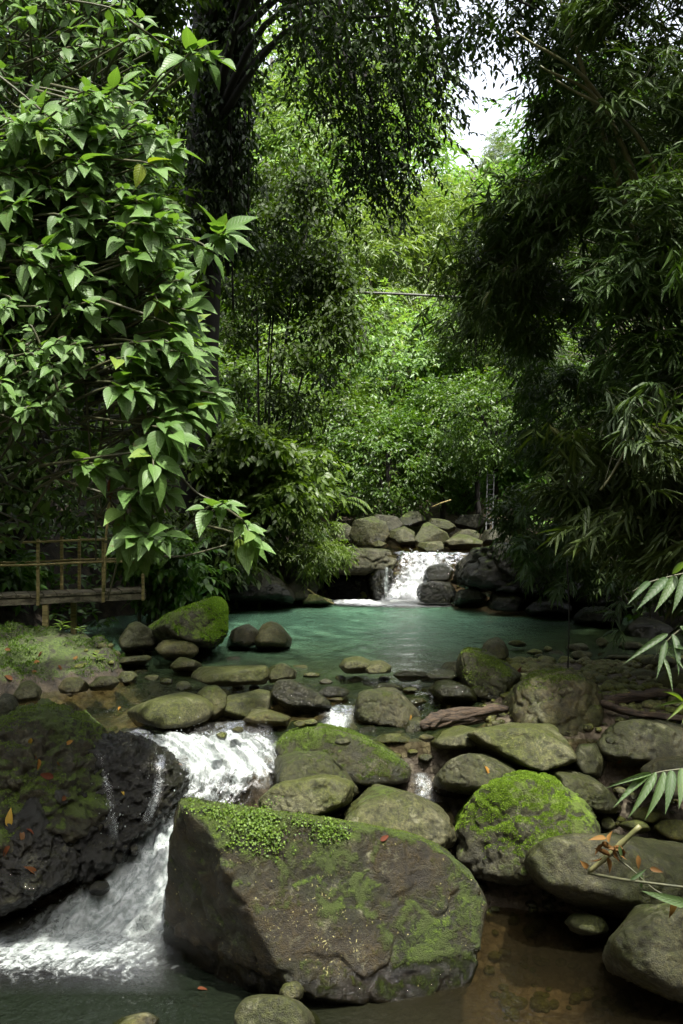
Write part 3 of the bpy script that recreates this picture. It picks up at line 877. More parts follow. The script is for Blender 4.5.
# -- riffle stones
rock('smooth grey stone at the pool outlet, left of a pair', [(339, 667), (344, 658), (356, 656), (372, 662), (372, 671), (345, 674)], 11.7, .4, p=9, moss=.1, val=.95, warm=.2, wetz=.0)
rock('smooth grey stone at the pool outlet, right of a pair', [(363, 668), (370, 661), (382, 660), (392, 666), (390, 673), (367, 674)], 11.6, .35, p=9, moss=.2, val=.95, warm=.4, wetz=.0)
rock('thin dark wet stone lying flat right of the grey pair', [(393, 676), (402, 670), (425, 671), (432, 676), (420, 682), (398, 682)], 11.4, .4, p=10, moss=.05, val=.5, warm=.2, wetz=.3)
rock('long dark wet stone against the tilted mossy boulder', [(420, 676), (430, 668), (450, 669), (462, 674), (458, 682), (425, 683)], 11.3, .5, p=10, moss=.05, val=.5, warm=.2, wetz=.3)
rock('black wet boulder behind the driftwood log', [(428, 690), (436, 681), (456, 679), (474, 686), (478, 702), (440, 706)], 10.8, .6, p=11, moss=.06, val=.5, warm=.2, wetz=.3)
rock('pale stone behind the black wet boulder at the pool edge', [(441, 669), (448, 662), (458, 661), (462, 668), (457, 673), (444, 673)], 11.9, .3, p=9, moss=.05, val=.9, warm=.2)
rock('dark brown stone beside the end of the driftwood log', [(402, 727), (408, 718), (420, 716), (428, 726), (424, 735), (406, 736)], 10.05, .35, p=9, moss=.2, val=.55, warm=.7, wetz=-.1)
rock('black wet stone in the white riffle', [(356, 732), (362, 726), (374, 725), (378, 731), (374, 737), (359, 738)], 9.95, .25, p=9, moss=.05, val=.4, warm=.2, wetz=.3, sub=4)
rock('speckled tan stone under the flat pale slab', [(374, 741), (382, 734), (400, 733), (412, 740), (408, 749), (380, 750)], 9.85, .35, p=9, moss=.05, val=1.1, warm=.6, sub=4, wetz=-.2)
rock('low wet stone in the riffle behind the grey brown boulder', [(372, 690), (380, 683), (394, 683), (404, 689), (398, 694), (376, 695)], 11.0, .4, p=9, moss=.1, val=.55, warm=.4, wetz=.2, sub=4)
rock('wet grey stone in the riffle left of the grey brown boulder', [(318, 693), (326, 686), (342, 686), (350, 692), (344, 698), (322, 698)], 10.9, .4, p=9, moss=.05, val=.6, warm=.2, wetz=.2, sub=4)
# -- pool sides, waterfall
rock('large wet black boulder at the far left corner of the pool', [(220, 598), (226, 580), (245, 569), (262, 568), (282, 583), (296, 600), (292, 611), (224, 611)], 17.8, 1.4, p=9, moss=.16, val=.5, warm=.25, wetz=.5, sub=6, key='farleft', rough=1.6)
rock('mossy stone at the left foot of the waterfall bank', [(285, 588), (295, 573), (310, 575), (318, 590), (312, 603), (290, 604)], 18.3, .8, p=8, moss=.45, val=.45, warm=.5, mossy=.7)
rock('pale blue grey stone slanting into the pool left of the waterfall', [(302, 600), (307, 594), (316, 594), (334, 601), (334, 605), (304, 606)], 18.05, .5, p=12, moss=-.3, val=2.6, warm=-.6, sub=4)
rock('broad ledge left of the waterfall with a shaded overhang', [(306, 572), (318, 553), (345, 547), (386, 549), (398, 560), (396, 570), (385, 580), (320, 578)], 19.4, 1.6, p=12, moss=.32, val=.65, warm=.5, sub=6, rough=1.8)
rock('dark wet rock under the lip on the left of the waterfall', [(366, 575), (375, 566), (392, 566), (396, 580), (393, 602), (372, 606)], 18.9, .9, p=10, moss=.05, val=.35, warm=.3, wetz=3, sub=6, rough=1.8)
rock('black backing rock standing in for the shaded hollow beneath the left ledge', [(318, 580), (330, 572), (372, 572), (376, 608), (320, 608)], 19.7, .8, p=10, moss=.05, val=.25, warm=.3, wetz=3)  # near-black colour stands in for the shade under the overhang
rock('black wet boulder splitting the foot of the waterfall', [(416, 597), (420, 583), (435, 579), (452, 583), (458, 598), (450, 605), (420, 605)], 18.35, .6, p=9, moss=.05, val=.36, warm=.2, wetz=3, sub=6, rough=1.6)
rock('dark rock in the middle of the waterfall lip', [(424, 572), (430, 565), (445, 563), (454, 571), (450, 583), (428, 585)], 18.6, .5, p=9, moss=.05, val=.4, warm=.2, wetz=3)
rock('broad dark rock shelf sloping into the pool right of the waterfall', [(450, 585), (456, 563), (475, 547), (520, 540), (575, 552), (640, 580), (660, 604), (640, 616), (540, 606), (470, 596)], 17.9, 2.2, p=10, moss=.40, val=.24, warm=.5, wetz=.6, sub=7, amp=.07, rough=2.0)
for lab, pl, dd in [('wet black stone at the water line right of the waterfall foot', [(452, 604), (458, 591), (475, 588), (488, 596), (488, 607), (460, 609)], 17.7),
                    ('dark mossy stone in the middle of the row below the rock shelf', [(486, 606), (494, 592), (515, 590), (528, 600), (524, 612), (492, 612)], 17.2),
                    ('wide dark stone below the leafy sprigs on the right bank', [(524, 612), (535, 599), (560, 598), (574, 608), (568, 619), (530, 619)], 16.7),
                    ('dark stone at the right end of the row below the rock shelf', [(572, 620), (584, 606), (610, 606), (624, 618), (618, 630), (578, 629)], 15.9),
                    ('black stone at the shaded right end of the pool', [(622, 632), (634, 616), (660, 616), (676, 628), (670, 642), (628, 642)], 15.0)]:
    rock(lab, pl, dd, .8, p=9, moss=.22, val=.36, warm=.35, wetz=.25, rough=1.5)
# -- boulders above the waterfall
UP = 'boulders above the waterfall'
for lab, pl, dd, vv in [('large squarish grey boulder above the left side of the waterfall', [(349, 535), (354, 520), (365, 516), (387, 522), (390, 533), (384, 546), (360, 547)], 20.3, 1.0),
                        ('grey boulder with a slanting face next to the squarish one', [(387, 540), (392, 529), (402, 526), (415, 534), (416, 547), (398, 549)], 20.2, .95),
                        ('sharp edged tan boulder in the middle of the pile above the fall', [(414, 538), (420, 525), (432, 522), (447, 532), (452, 547), (430, 549)], 20.4, 1.05),
                        ('flat pale boulder at the right of the pile above the fall', [(444, 544), (450, 537), (470, 534), (483, 542), (482, 550), (450, 552)], 20.0, 1.1),
                        ('low pale stone in front of the tan boulder above the fall', [(417, 549), (422, 542), (436, 541), (444, 546), (440, 551), (420, 552)], 19.8, 1.1),
                        ('mossy boulder at the left end of the pile above the fall', [(336, 542), (340, 526), (351, 523), (358, 533), (354, 545)], 20.9, .8),
                        ('small light stone against the foot of the squarish boulder', [(371, 546), (375, 540), (383, 540), (387, 546), (383, 550), (373, 550)], 19.9, 1.2),
                        ('long grey boulder at the back of the pile above the fall', [(424, 530), (430, 518), (446, 520), (456, 530), (446, 536)], 21.4, .85),
                        ('rounded grey boulder behind the flat pale one', [(448, 540), (456, 531), (472, 529), (480, 537), (470, 542)], 20.9, .9),
                        ('dark boulder at the back left of the pile', [(366, 524), (378, 514), (396, 516), (404, 526), (390, 532)], 21.6, .55),
                        ('dark shaded boulder below the ladder', [(478, 545), (484, 530), (500, 527), (512, 538), (508, 549)], 20.8, .4),
                        ('shaded boulder in the dark gap behind the pile', [(396, 522), (404, 512), (418, 511), (426, 520), (416, 527)], 22.4, .5),
                        ('dim boulder beside the leaning stick', [(454, 528), (462, 515), (480, 514), (490, 526), (478, 534)], 22.2, .42)]:
    rock(lab, pl, dd, .55, p=34, tilt=.4, amp=.035, moss=.3, val=vv * .78, warm=.4, sub=5, group=UP)
# -- gravel bar stones
GB = 'stones on the gravel bar'
bar = [('pale rounded stone in the middle of the gravel bar', (585, 661, 602, 670), 12.6, 1.5, .2),
       ('white pebble between the tilted boulder and the brown boulder', (516, 673, 530, 680), 11.6, 2.0, .1),
       ('grey stone at the left tip of the gravel bar', (526, 649, 544, 656), 13.4, .9, .2),
       ('olive stone in front of the white pebble', (534, 662, 556, 673), 12.2, .8, .5),
       ('rounded greenish stone near the middle of the bar', (608, 665, 630, 683), 11.9, .9, .5),
       ('long brown stone right of the greenish one', (628, 669, 662, 684), 11.7, .6, .6),
       ('smooth blue grey flat stone before the greenish one', (606, 682, 636, 696), 11.2, .9, .0),
       ('grey stone just behind the brown boulder', (592, 674, 614, 686), 11.5, .75, .3),
       ('tan stone in front of the long branch', (640, 690, 660, 700), 11.0, .9, .7),
       ('dark green round stone under the hanging leaf spray', (656, 668, 692, 698), 11.2, .55, .6),
       ('broad grey stone behind the leaf spray', (640, 655, 676, 672), 12.3, .6, .4),
       ('shaded stone at the right rear of the bar', (606, 654, 636, 664), 12.9, .5, .4),
       ('thin grey stone behind the pale rounded one', (570, 650, 592, 660), 13.0, .6, .3),
       ('upright little stone in the shallows at the back of the bar', (596, 637, 608, 648), 13.8, .6, .3),
       ('dark stone in the shallows left of the upright one', (566, 643, 590, 652), 13.6, .45, .3),
       ('dark flat stone in the shallows at the right rear', (616, 641, 646, 651), 13.8, .4, .4),
       ('pale pebble in the shallows by the vertical line', (543, 646, 552, 652), 13.5, 1.4, .2),
       ('half sunk grey stone right of the pool rim', (508, 640, 526, 648), 13.6, .7, .2),
       ('brown stone at the front of the bar beside the brown boulder', (606, 694, 626, 706), 10.9, .7, .7),
       ('small grey stone beside the long branch tip', (618, 700, 640, 710), 10.7, .7, .3),
       ('stone in shadow under the long branch', (604, 716, 622, 730), 10.2, .5, .4),
       ('grey white pebble below the vivid mossy boulder', (600, 816, 616, 832), 9.0, 1.2, .2),
       ('flat blue grey stone by the grey white pebble', (620, 820, 652, 834), 8.85, .8, .1),
       ('reddish brown stone behind the flat blue grey one', (628, 806, 666, 824), 9.1, .7, 1.1),
       ('reddish stone at the right edge beside the leaves', (655, 818, 700, 842), 8.9, .55, 1.1),
       ('dark pebble in the gap under the dark boulder', (536, 876, 552, 888), 8.7, .5, .5),
       ('wet dark stone showing at the riffle below the large dark boulder', (566, 912, 610, 936), 7.85, .45, .2)]
for lab, (x0, y0, x1, y1), dd, vv, ww in bar:
    a, b_ = (x1 - x0) / 2, (y1 - y0) / 2
    cx, cy = (x0 + x1) / 2, (y0 + y1) / 2
    pl = [(cx + a * math.cos(t) * random.uniform(.85, 1.1), cy + b_ * math.sin(t) * random.uniform(.85, 1.1)) for t in np.linspace(0, 2 * math.pi, 9)[:-1]]
    rock(lab, pl, dd, 2 * a * dd / F * random.uniform(.7, 1.0), p=9, moss=.14, val=vv * 1.9, warm=ww, sub=4, group=GB, name='stone', cat='stone', wetz=.01 if dd > 10.5 else -9)
rs = np.random.RandomState(33)
done = 0
SS = [('pale', 1.3, .2), ('dark wet', .55, .2), ('tan', 1.0, .8), ('grey', .9, .3), ('olive', .8, .6), ('brown', .7, .9)]
SP = [(206, 660, 'behind the flat pale slab'), (232, 660, 'behind the flat pale slab'), (214, 693, 'between the slab and the grey block'), (238, 686, 'under the edge of the flat slab'), (254, 688, 'under the edge of the flat slab'),
      (300, 668, 'near the pale angular stone'), (312, 676, 'above the glossy wet boulder'), (326, 682, 'at the head of the riffle'), (340, 679, 'at the head of the riffle'), (356, 680, 'in front of the grey pair'), (384, 679, 'in front of the grey pair'),
      (336, 700, 'in the riffle'), (310, 722, 'beside the white riffle'), (342, 742, 'below the white riffle'), (300, 724, 'at the foot of the glossy boulder'), (410, 690, 'right of the low wet stone'), (416, 702, 'behind the driftwood tip'),
      (426, 738, 'before the driftwood tip'), (412, 752, 'by the speckled tan stone'), (426, 758, 'by the speckled tan stone'), (396, 756, 'by the speckled tan stone'), (480, 668, 'behind the tilted mossy boulder'), (494, 668, 'behind the tilted mossy boulder'),
      (506, 682, 'right of the tilted mossy boulder'), (540, 658, 'at the pool rim'), (556, 654, 'at the pool rim'), (530, 662, 'at the pool rim'), (622, 660, 'on the bar by the pale round stone'), (648, 662, 'on the bar by the broad grey stone'), (598, 690, 'beside the brown boulder'),
      (664, 686, 'by the leaf spray tip'), (610, 740, 'left of the large dark boulder'), (590, 748, 'over the dark squeezed stone'), (620, 790, 'right of the long low boulder'), (634, 796, 'right of the long low boulder'), (612, 836, 'under the grey white pebble'),
      (166, 682, 'in the shallows left of the slab'), (184, 686, 'above the oval boulder'), (140, 672, 'by the mossy bank tip'), (152, 678, 'by the mossy bank tip'), (128, 676, 'at the foot of the mossy bank'), (238, 730, 'at the head of the cascade'), (222, 736, 'at the head of the cascade')]
for i_, (px, py, wh) in enumerate(SP):
    nm_, vv, ww = SS[i_ % 6]
    dd = np.clip(2.42 * F / (py - HY), 9.0, 13.5)
    if py > 745: dd = 9.75 - (py - 745) * .009
    a, b_ = rs.uniform(5, 10), rs.uniform(3, 5)
    pl = [(px + a * math.cos(t) * rs.uniform(.8, 1.15), py + b_ * math.sin(t) * rs.uniform(.8, 1.15)) for t in np.linspace(0, 2 * math.pi, 8)[:-1]]
    sz_ = 'small ' if a < 7.5 else ''
    rock(sz_ + nm_ + ' stone ' + wh, pl, dd, 2 * a * dd / F * .9, p=10, moss=.05, val=vv * 1.15, warm=ww, sub=4, group='stones of the shallow stream', name='stone', cat='stone', wetz=(-.02 if i_ % 2 else .05) if dd > 9.8 else -9.)
# loose gravel: one mass nobody could count
mb = MB()
iv, fi = ico(2)
rs = np.random.RandomState(21)
cnt = 0
while cnt < 2400:
    r = rs.rand()
    if r < .55: x, y = rs.uniform(.9, 4.9), rs.uniform(9.9, 13.9)
    elif r < .72: x, y = rs.uniform(-3.2, 3.5), rs.uniform(9.9, 12.6)
    elif r < .88: x, y = rs.uniform(1.2, 4.0), rs.uniform(7.6, 9.8)
    else: x, y = rs.uniform(-.5, 3.5), rs.uniform(19.2, 22)
    s_ = rs.uniform(.018, .062) + .05 * rs.rand() ** 4 * (1.4 if y > 12 else 1)
    z = tz(x, y)
    R = norm(rs.normal(size=(3, 3)))
    V = iv * (1 + .35 * fbm(iv * 1.3 + cnt, 2)[:, None]) * np.array([s_, s_ * rs.uniform(.6, 1), s_ * rs.uniform(.4, .75)])
    a = rs.uniform(0, 6.28); c, sn = math.cos(a), math.sin(a)
    V = np.stack([V[:, 0] * c - V[:, 1] * sn, V[:, 0] * sn + V[:, 1] * c, V[:, 2]], -1) + [x, y, z + s_ * .2]
    mb.add(V, [fi]); cnt += 1
o = mb.build('gravel', M['rock'])
tag(o, kind='stuff')
o['moss'] = .0; o['val'] = 1.5; o['warm'] = .5; o['wetz'] = -.05; o['lichen'] = 0.; o['mossy'] = 1.


# ------------------------------------------------------------------ moss cushions on rocks (parts of the rock)
def moss_coat(key, n, size, mat, keep, name='moss'):
    o, W, fc = ROCKS[key]
    a, b_, c = W[fc[:, 0]], W[fc[:, 1]], W[fc[:, 2]]
    cr = np.cross(b_ - a, c - a); ar = np.linalg.norm(cr, axis=1); nn = norm(cr)
    cen = (a + b_ + c) / 3
    w = ar * keep(cen, nn)
    rs = np.random.RandomState(5)
    idx = rs.choice(len(fc), n, p=w / w.sum())
    r1, r2 = rs.rand(n, 1), rs.rand(n, 1)
    sw = r1 + r2 > 1
    r1, r2 = np.where(sw, 1 - r1, r1), np.where(sw, 1 - r2, r2)
    P = a[idx] + (b_[idx] - a[idx]) * r1 + (c[idx] - a[idx]) * r2 - nn[idx] * .003
    A = nn[idx] + rs.normal(0, .55, (n, 3)) + np.array([0, 0, .2])
    mb = MB()
    S = size * rs.uniform(.6, 1.4, n)
    leaves(mb, P, A, nn[idx] + rs.normal(0, .8, (n, 3)), S, S * .5, T_DIAMOND)
    base = np.array(o.location)
    me_o = mb.build(name, mat, o, base)
    return me_o


def nmask(f, lo, hi):
    def k(cen, nn):
        n = fbm(cen * 2.4, 4) * .9 + fbm(cen * 9, 2) * .35
        return sstep(lo, hi, f(cen, nn) + n) + 1e-9
    return k


moss_coat('moss2', 52000, .012, M['moss_bright'], nmask(lambda c, n: n[:, 2] * .9 - .55 * sstep(1.75, 2.15, c[:, 0]) - .1, .25, .6))
moss_coat('leftm', 26000, .016, M['moss_bright'], nmask(lambda c, n: n[:, 2] * .5 + n[:, 0] * .55, .15, .5))  # real moss, but bright tufts follow the light on right and top faces
moss_coat('slope', 14000, .012, M['moss'], nmask(lambda c, n: n[:, 2] * .8 - .25, .25, .55))
moss_coat('tiltm', 4000, .018, M['moss'], nmask(lambda c, n: n[:, 2] * .8 - .2 - .6 * (c[:, 0] - 1.5), .25, .55))
moss_coat('brown', 3500, .016, M['moss'], nmask(lambda c, n: n[:, 2] - .65, .2, .5))
moss_coat('hero', 16000, .009, M['moss'], nmask(lambda c, n: n[:, 2] * .8 + .55 * sstep(-.6, -.1, c[:, 2] + .25 * c[:, 0]) - .62, .12, .5))
moss_coat('ledgeA', 24000, .013, M['moss'], nmask(lambda c, n: n[:, 2] * .7 - .3, .2, .5))

# ------------------------------------------------------------------ foliage tools
def in_poly(pts, poly):
    x, y = pts[:, 0], pts[:, 1]
    ins = np.zeros(len(pts), bool)
    n = len(poly)
    for i in range(n):
        x1, y1 = poly[i]; x2, y2 = poly[(i + 1) % n]
        c = ((y1 > y) != (y2 > y)) & (x < (x2 - x1) * (y - y1) / (y2 - y1 + 1e-9) + x1)
        ins ^= c
    return ins


def sample_poly(poly, n, rs):
    poly = np.asarray(poly, float)
    lo, hi = poly.min(0), poly.max(0)
    out = np.zeros((0, 2))
    while len(out) < n:
        p_ = rs.uniform(lo, hi, (n * 2, 2))
        out = np.concatenate([out, p_[in_poly(p_, poly)]])
    return out[:n]


def at_v(px, D):
    return np.stack([(px[:, 0] - CX) / F * D, D, H - (px[:, 1] - HY) / F * D], -1)


def crown_points(nclump, per, R, rs, shell=.55, flat=.6, cr=.34):
    """uneven crown: clump centres in an ellipsoid, twig starts around each"""
    c = norm(rs.normal(size=(nclump, 3))) * (rs.uniform(shell, 1.0, (nclump, 1)) ** .6)
    c = c * np.asarray(R) * .82
    P = c[:, None, :] + rs.normal(0, 1, (nclump, per, 3)) * np.array([1, 1, flat]) * cr * np.mean(R) * rs.uniform(.6, 1.25, (nclump, 1, 1)) * .62
    out = np.repeat(norm(c + .001)[:, None, :], per, 1) + rs.normal(0, .6, (nclump, per, 3))
    out[:, :, 2] *= .5
    return c, P.reshape(-1, 3), out.reshape(-1, 3)


def trunk_mb(base, top, r0, r1, rs, wob=.25, targets=(), br=.35, n=9, sides=9):
    mb = MB()
    base, top = np.asarray(base, float), np.asarray(top, float)
    t = np.linspace(0, 1, n)
    path = base[None] * (1 - t)[:, None] + top[None] * t[:, None]
    wv = np.cumsum(rs.normal(0, wob / n, (n, 3)), 0); wv[:, 2] = 0; wv -= wv[:1] * 0
    path[1:] += wv[1:]
    rad = r0 * (1 - t) + r1 * t
    rad[0] *= 1.35
    mb.add(*tube(path, rad, sides, .25, rs.randint(99)))
    for q in targets:
        k = rs.randint(n // 2, n - 1)
        s = path[k]
        mid = s * .5 + np.asarray(q) * .5 + rs.normal(0, .12, 3) + [0, 0, .12 * np.linalg.norm(q - s)]
        mb.add(*tube(curve([s, mid, q], 6), np.linspace(rad[k] * .55, .012, 7), 5))
    return mb


def proto_tree(name, R, nclump, per, k, L, W, mat, bark, tpl, seed, height, r0, tl=.35, ang=55, droop=.3, flat=.6, shell=.5, cr=.34, label='', group=None):
    """crown centred at `height` above the base; returns the thing"""
    rs = np.random.RandomState(seed)
    c, P, O = crown_points(nclump, per, R, rs, shell, flat, cr)
    mb = MB()
    up = np.array([0, 0, height])
    sprays(mb, P + up, O, tl, k, L, W, tpl, ang=ang, droop=droop)
    root = empty(name, (0, 0, 0), label, 'tree', group)
    mb.build('crown', mat, root)
    tg = [q + up for q in c[:14]]
    trunk_mb((0, 0, -1.2), (0, 0, height + .3 * R[2]), r0, r0 * .3, rs, .5, tg).build('trunk', bark, root)
    return root


def copy_tree(o, parent=None):
    c = o.copy(); COL.objects.link(c)
    if parent: c.parent = parent
    for ch in [x for x in bpy.data.objects if x.parent == o]:
        copy_tree(ch, c)
    return c


# ------------------------------------------------------------------ far forest
PROTO = {}
PROTO['light'] = (proto_tree('forest_tree', (2.4, 2.4, 2.6), 60, 26, 6, .20, .085, M['light'], M['palebark'], T_DIAMOND, 31, 6.0, .16, tl=.42), 6.0)
PROTO['feather'] = (proto_tree('forest_tree', (2.2, 2.2, 3.0), 70, 24, 8, .22, .05, M['light'], M['palebark'], T_DIAMOND, 32, 6.0, .12, tl=.6, ang=40, droop=.55), 6.0)
PROTO['mid'] = (proto_tree('forest_tree', (2.3, 2.3, 2.2), 60, 28, 6, .17, .08, M['mid'], M['bark'], T_DIAMOND, 33, 5.5, .15, tl=.38), 5.5)
PROTO['dark'] = (proto_tree('forest_tree', (2.3, 2.3, 2.5), 55, 28, 6, .19, .085, M['dark'], M['bark'], T_DIAMOND, 34, 6.0, .17, tl=.4), 6.0)
_used = set()


def plant_tree(kind, px, py, D, rpx, label, group='trees filling the valley behind', sz=1.0):
    root, h = PROTO[kind]
    o = root if kind not in _used else copy_tree(root)
    _used.add(kind)
    c = at(px, py, D)
    s = rpx / F * D / 2.3
    base = tz(c[0], c[1])
    # keep the crown where the photo has it: a tall thin tree is stretched upward a little, a low one sinks
    o.location = (float(c[0]), float(c[1]), float(c[2] - h * s))
    o.scale = (s, s, s * sz)
    o.location[2] = float(c[2] - h * s * sz)
    o.rotation_euler = (0, 0, random.uniform(0, 6.28))
    tag(o, label, 'tree', group)
    gap = o.location[2] - base
    if gap > 0:      # lengthen the trunk down to the ground
        for ch in [x for x in bpy.data.objects if x.parent == o and x.name.startswith('trunk')]:
            f = (h * s * sz + gap + 1.0) / (h * s * sz + 1.0)
            ch.scale = (1, 1, f)
            ch.location = (0, 0, (h + .8) * (1 - f))
    return o


FT = [
    ('mid', 385, 462, 24, 62, 'round leafy bush tree low in the centre, above the boulder pile'),
    ('mid', 440, 430, 25, 62, 'leafy tree with a full crown right of centre, above the ladder'),
    ('mid', 335, 425, 25.5, 60, 'leafy tree left of the centre bush, beside the dark foliage'),
    ('mid', 470, 480, 27, 42, 'low leafy tree in shade behind the ladder'),
    ('mid', 330, 490, 27, 40, 'low leafy tree in shade behind the ferns on the left'),
    ('light', 400, 365, 29, 72, 'sunlit pale green tree in the very centre of the valley'),
    ('light', 345, 350, 31, 66, 'sunlit pale green tree left of the centre one'),
    ('mid', 458, 370, 29, 60, 'mid green tree between the sunlit centre and the bamboo'),
    ('feather', 375, 290, 34, 82, 'feathery sunlit tree just below the cable'),
    ('feather', 432, 270, 36, 78, 'feathery pale tree at the right end of the cable'),
    ('light', 325, 250, 36, 72, 'bright tree behind the hanging dark branches'),
    ('light', 450, 238, 40, 56, 'bright tree under the gap of sky'),
    ('light', 395, 195, 41, 82, 'wide pale crown in the middle distance under the dark canopy'),
    ('feather', 330, 160, 43, 85, 'feathery crown high on the hillside left of centre'),
    ('light', 275, 200, 42, 75, 'bright crown seen just right of the big dark trunk'),
    ('light', 265, 90, 46, 85, 'high bright crown right of the big dark trunk near the top'),
    ('feather', 345, 70, 48, 85, 'high feathery crown behind the dark canopy'),
    ('light', 392, 108, 47, 58, 'high pale crown left of the gap of sky'),
    ('light', 200, 120, 44, 80, 'bright crown seen left of the big dark trunk'),
    ('mid', 130, 200, 40, 90, 'tree far behind the big leaved shrub'),
    ('light', 505, 212, 42, 44, 'pale crown below the gap of sky at the bamboo edge'),
    ('mid', 250, 300, 33, 70, 'tree behind the dark foliage on the left'),
    ('mid', 250, 400, 27, 60, 'tree behind the dark foliage near the bank'),
    ('mid', 540, 260, 34, 90, 'forest tree hidden behind the upper bamboo'),
    ('mid', 590, 400, 28, 90, 'forest tree hidden behind the lower bamboo'),
    ('mid', 520, 450, 27, 60, 'forest tree in the shade right of the ladder'),
    ('mid', 620, 150, 34, 110, 'forest tree behind the bamboo high at the right'),
    ('mid', 492, 415, 22, 58, 'bushy broad crowned tree between the ladder and the bamboo'),
    ('mid', 480, 330, 25, 50, 'leafy tree under the right half of the cable'),
    ('dark', 60, 330, 24, 110, 'dark tree deep behind the big leaved shrub'),
    ('dark', 160, 400, 22.5, 70, 'dark tree behind the lower shrub leaves'),
    ('mid', 40, 60, 34, 120, 'tall tree at the upper left behind the shrub'),
]
for kind, px, py, D, r, lab in FT:
    plant_tree(kind, px, py, D, r, lab)
plant_tree('feather', 500, 168, 58, 20, 'slender pale tree standing alone in the gap of sky', sz=1.7)

# ------------------------------------------------------------------ left side: shade tree, dark foliage
rs = np.random.RandomState(51)
bx, by = at(200, 0, 18.3)[0], 18.3
broot = empty('shade_tree', (bx, by, tz(bx, by)), 'huge dark trunk left of centre whose canopy hangs across the top', 'tree')
base = np.array(broot.location)
mb = MB()
path = curve([(bx - .05, by, base[2] - .4), (bx, by, 3), at(203, 230, 18.3), at(210, 60, 18.3), at(216, -120, 18.2), at(230, -330, 17.6)], 40)
mb.add(*tube(path, np.linspace(.36, .29, len(path)), 16, .30, 3))
fork = curve([at(208, 120, 18.3), at(228, 40, 18.1), at(246, -60, 17.6), at(290, -200, 16.5)], 16)
mb.add(*tube(fork, np.linspace(.26, .15, len(fork)), 11, .3, 5))
mb.build('trunk', M['bark'], broot, base)
limbs = MB()
can_poly = [(235, -260), (700, -260), (620, -80), (560, -30), (546, 60), (515, 66), (466, 50), (440, 48), (415, 66), (370, 44), (330, 40), (300, 6), (262, 0), (240, -20)]
pts = sample_poly(can_poly, 430, rs)
dep = rs.uniform(10.2, 14.4, len(pts))
cl = at_v(pts, dep)
hang = []
for (x, y0, y1, d0) in [(335, 40, 110, 14.2), (352, 60, 185, 14.6), (395, 40, 110, 14.0), (300, 20, 70, 14.5), (440, 40, 90, 13.6), (375, 120, 215, 14.8), (405, 110, 160, 14.4)]:
    n_ = int((y1 - y0) / 4.2)
    yy = np.linspace(y0, y1, n_)
    hang.append(at_v(np.stack([x + rs.normal(0, 9, n_) + (yy - y0) * .12, yy], -1), d0 + rs.normal(0, .4, n_)))
    limbs.add(*tube(curve([at(x - 14, y0 - 60, d0 + .3), at(x, y0, d0), at(x + (y1 - y0) * .12, y1, d0)], 12), np.linspace(.05, .01, 13)[:13], 5))
cl = np.concatenate([cl] + hang)
crown = MB()
for j in range(6):
    P = cl + rs.normal(0, .26, cl.shape)
    O = rs.normal(0, 1, cl.shape) * [1, 1, .35] + [.2, 0, -.25]
    sprays(crown, P, O, .36, 9, .098, .038, T_MID, ang=50, droop=.4, ldroop=.35)
n_ = 1900     # unseen leaf layer added above the frame to shade the left side
P = np.stack([rs.uniform(-8, 1.4, n_), rs.uniform(6.3, 16.5, n_), rs.uniform(11.3, 14.5, n_)], -1)
P = P[(fbm(P * np.array([.4, .4, .2]), 2) > .0) & (P[:, 0] < np.interp(P[:, 1], [9, 12], [1.4, -.6]))]
sprays(crown, P, rs.normal(0, 1, P.shape) * [1, 1, .35], .5, 7, .34, .14, T_MID, ang=50, droop=.4)
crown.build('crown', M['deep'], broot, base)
for q in cl[::14]:
    s_ = path[rs.randint(len(path) // 2, len(path))]
    limbs.add(*tube(curve([s_, s_ * .5 + q * .5 + [0, 0, .9], q], 8), np.linspace(.09, .015, 9), 5))
limbs.build('branches', M['bark'], broot, base)
vm = MB()
for k in range(14):
    x = 225 + rs.uniform(0, 30); d0 = 17.6 + rs.uniform(-.3, .3)
    yb = rs.uniform(140, 330)
    vm.add(*tube(curve([at(x, -140, d0), at(x + rs.normal(0, 3), 60, d0), at(x + rs.normal(0, 5), yb, d0)], 12), .018, 5))
n_ = 1300
vp = at_v(np.stack([np.where(rs.rand(n_) < .6, rs.normal(236, 10, n_), rs.normal(208, 13, n_)), rs.uniform(-60, 250, n_)], -1), rs.uniform(17.3, 18.0, n_))
vl = MB()
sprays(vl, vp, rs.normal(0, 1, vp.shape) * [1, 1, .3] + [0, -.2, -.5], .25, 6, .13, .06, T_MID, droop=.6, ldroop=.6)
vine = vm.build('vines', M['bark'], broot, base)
vl.build('vine_leaves', M['deep'], vine, base).location = (0, 0, 0)


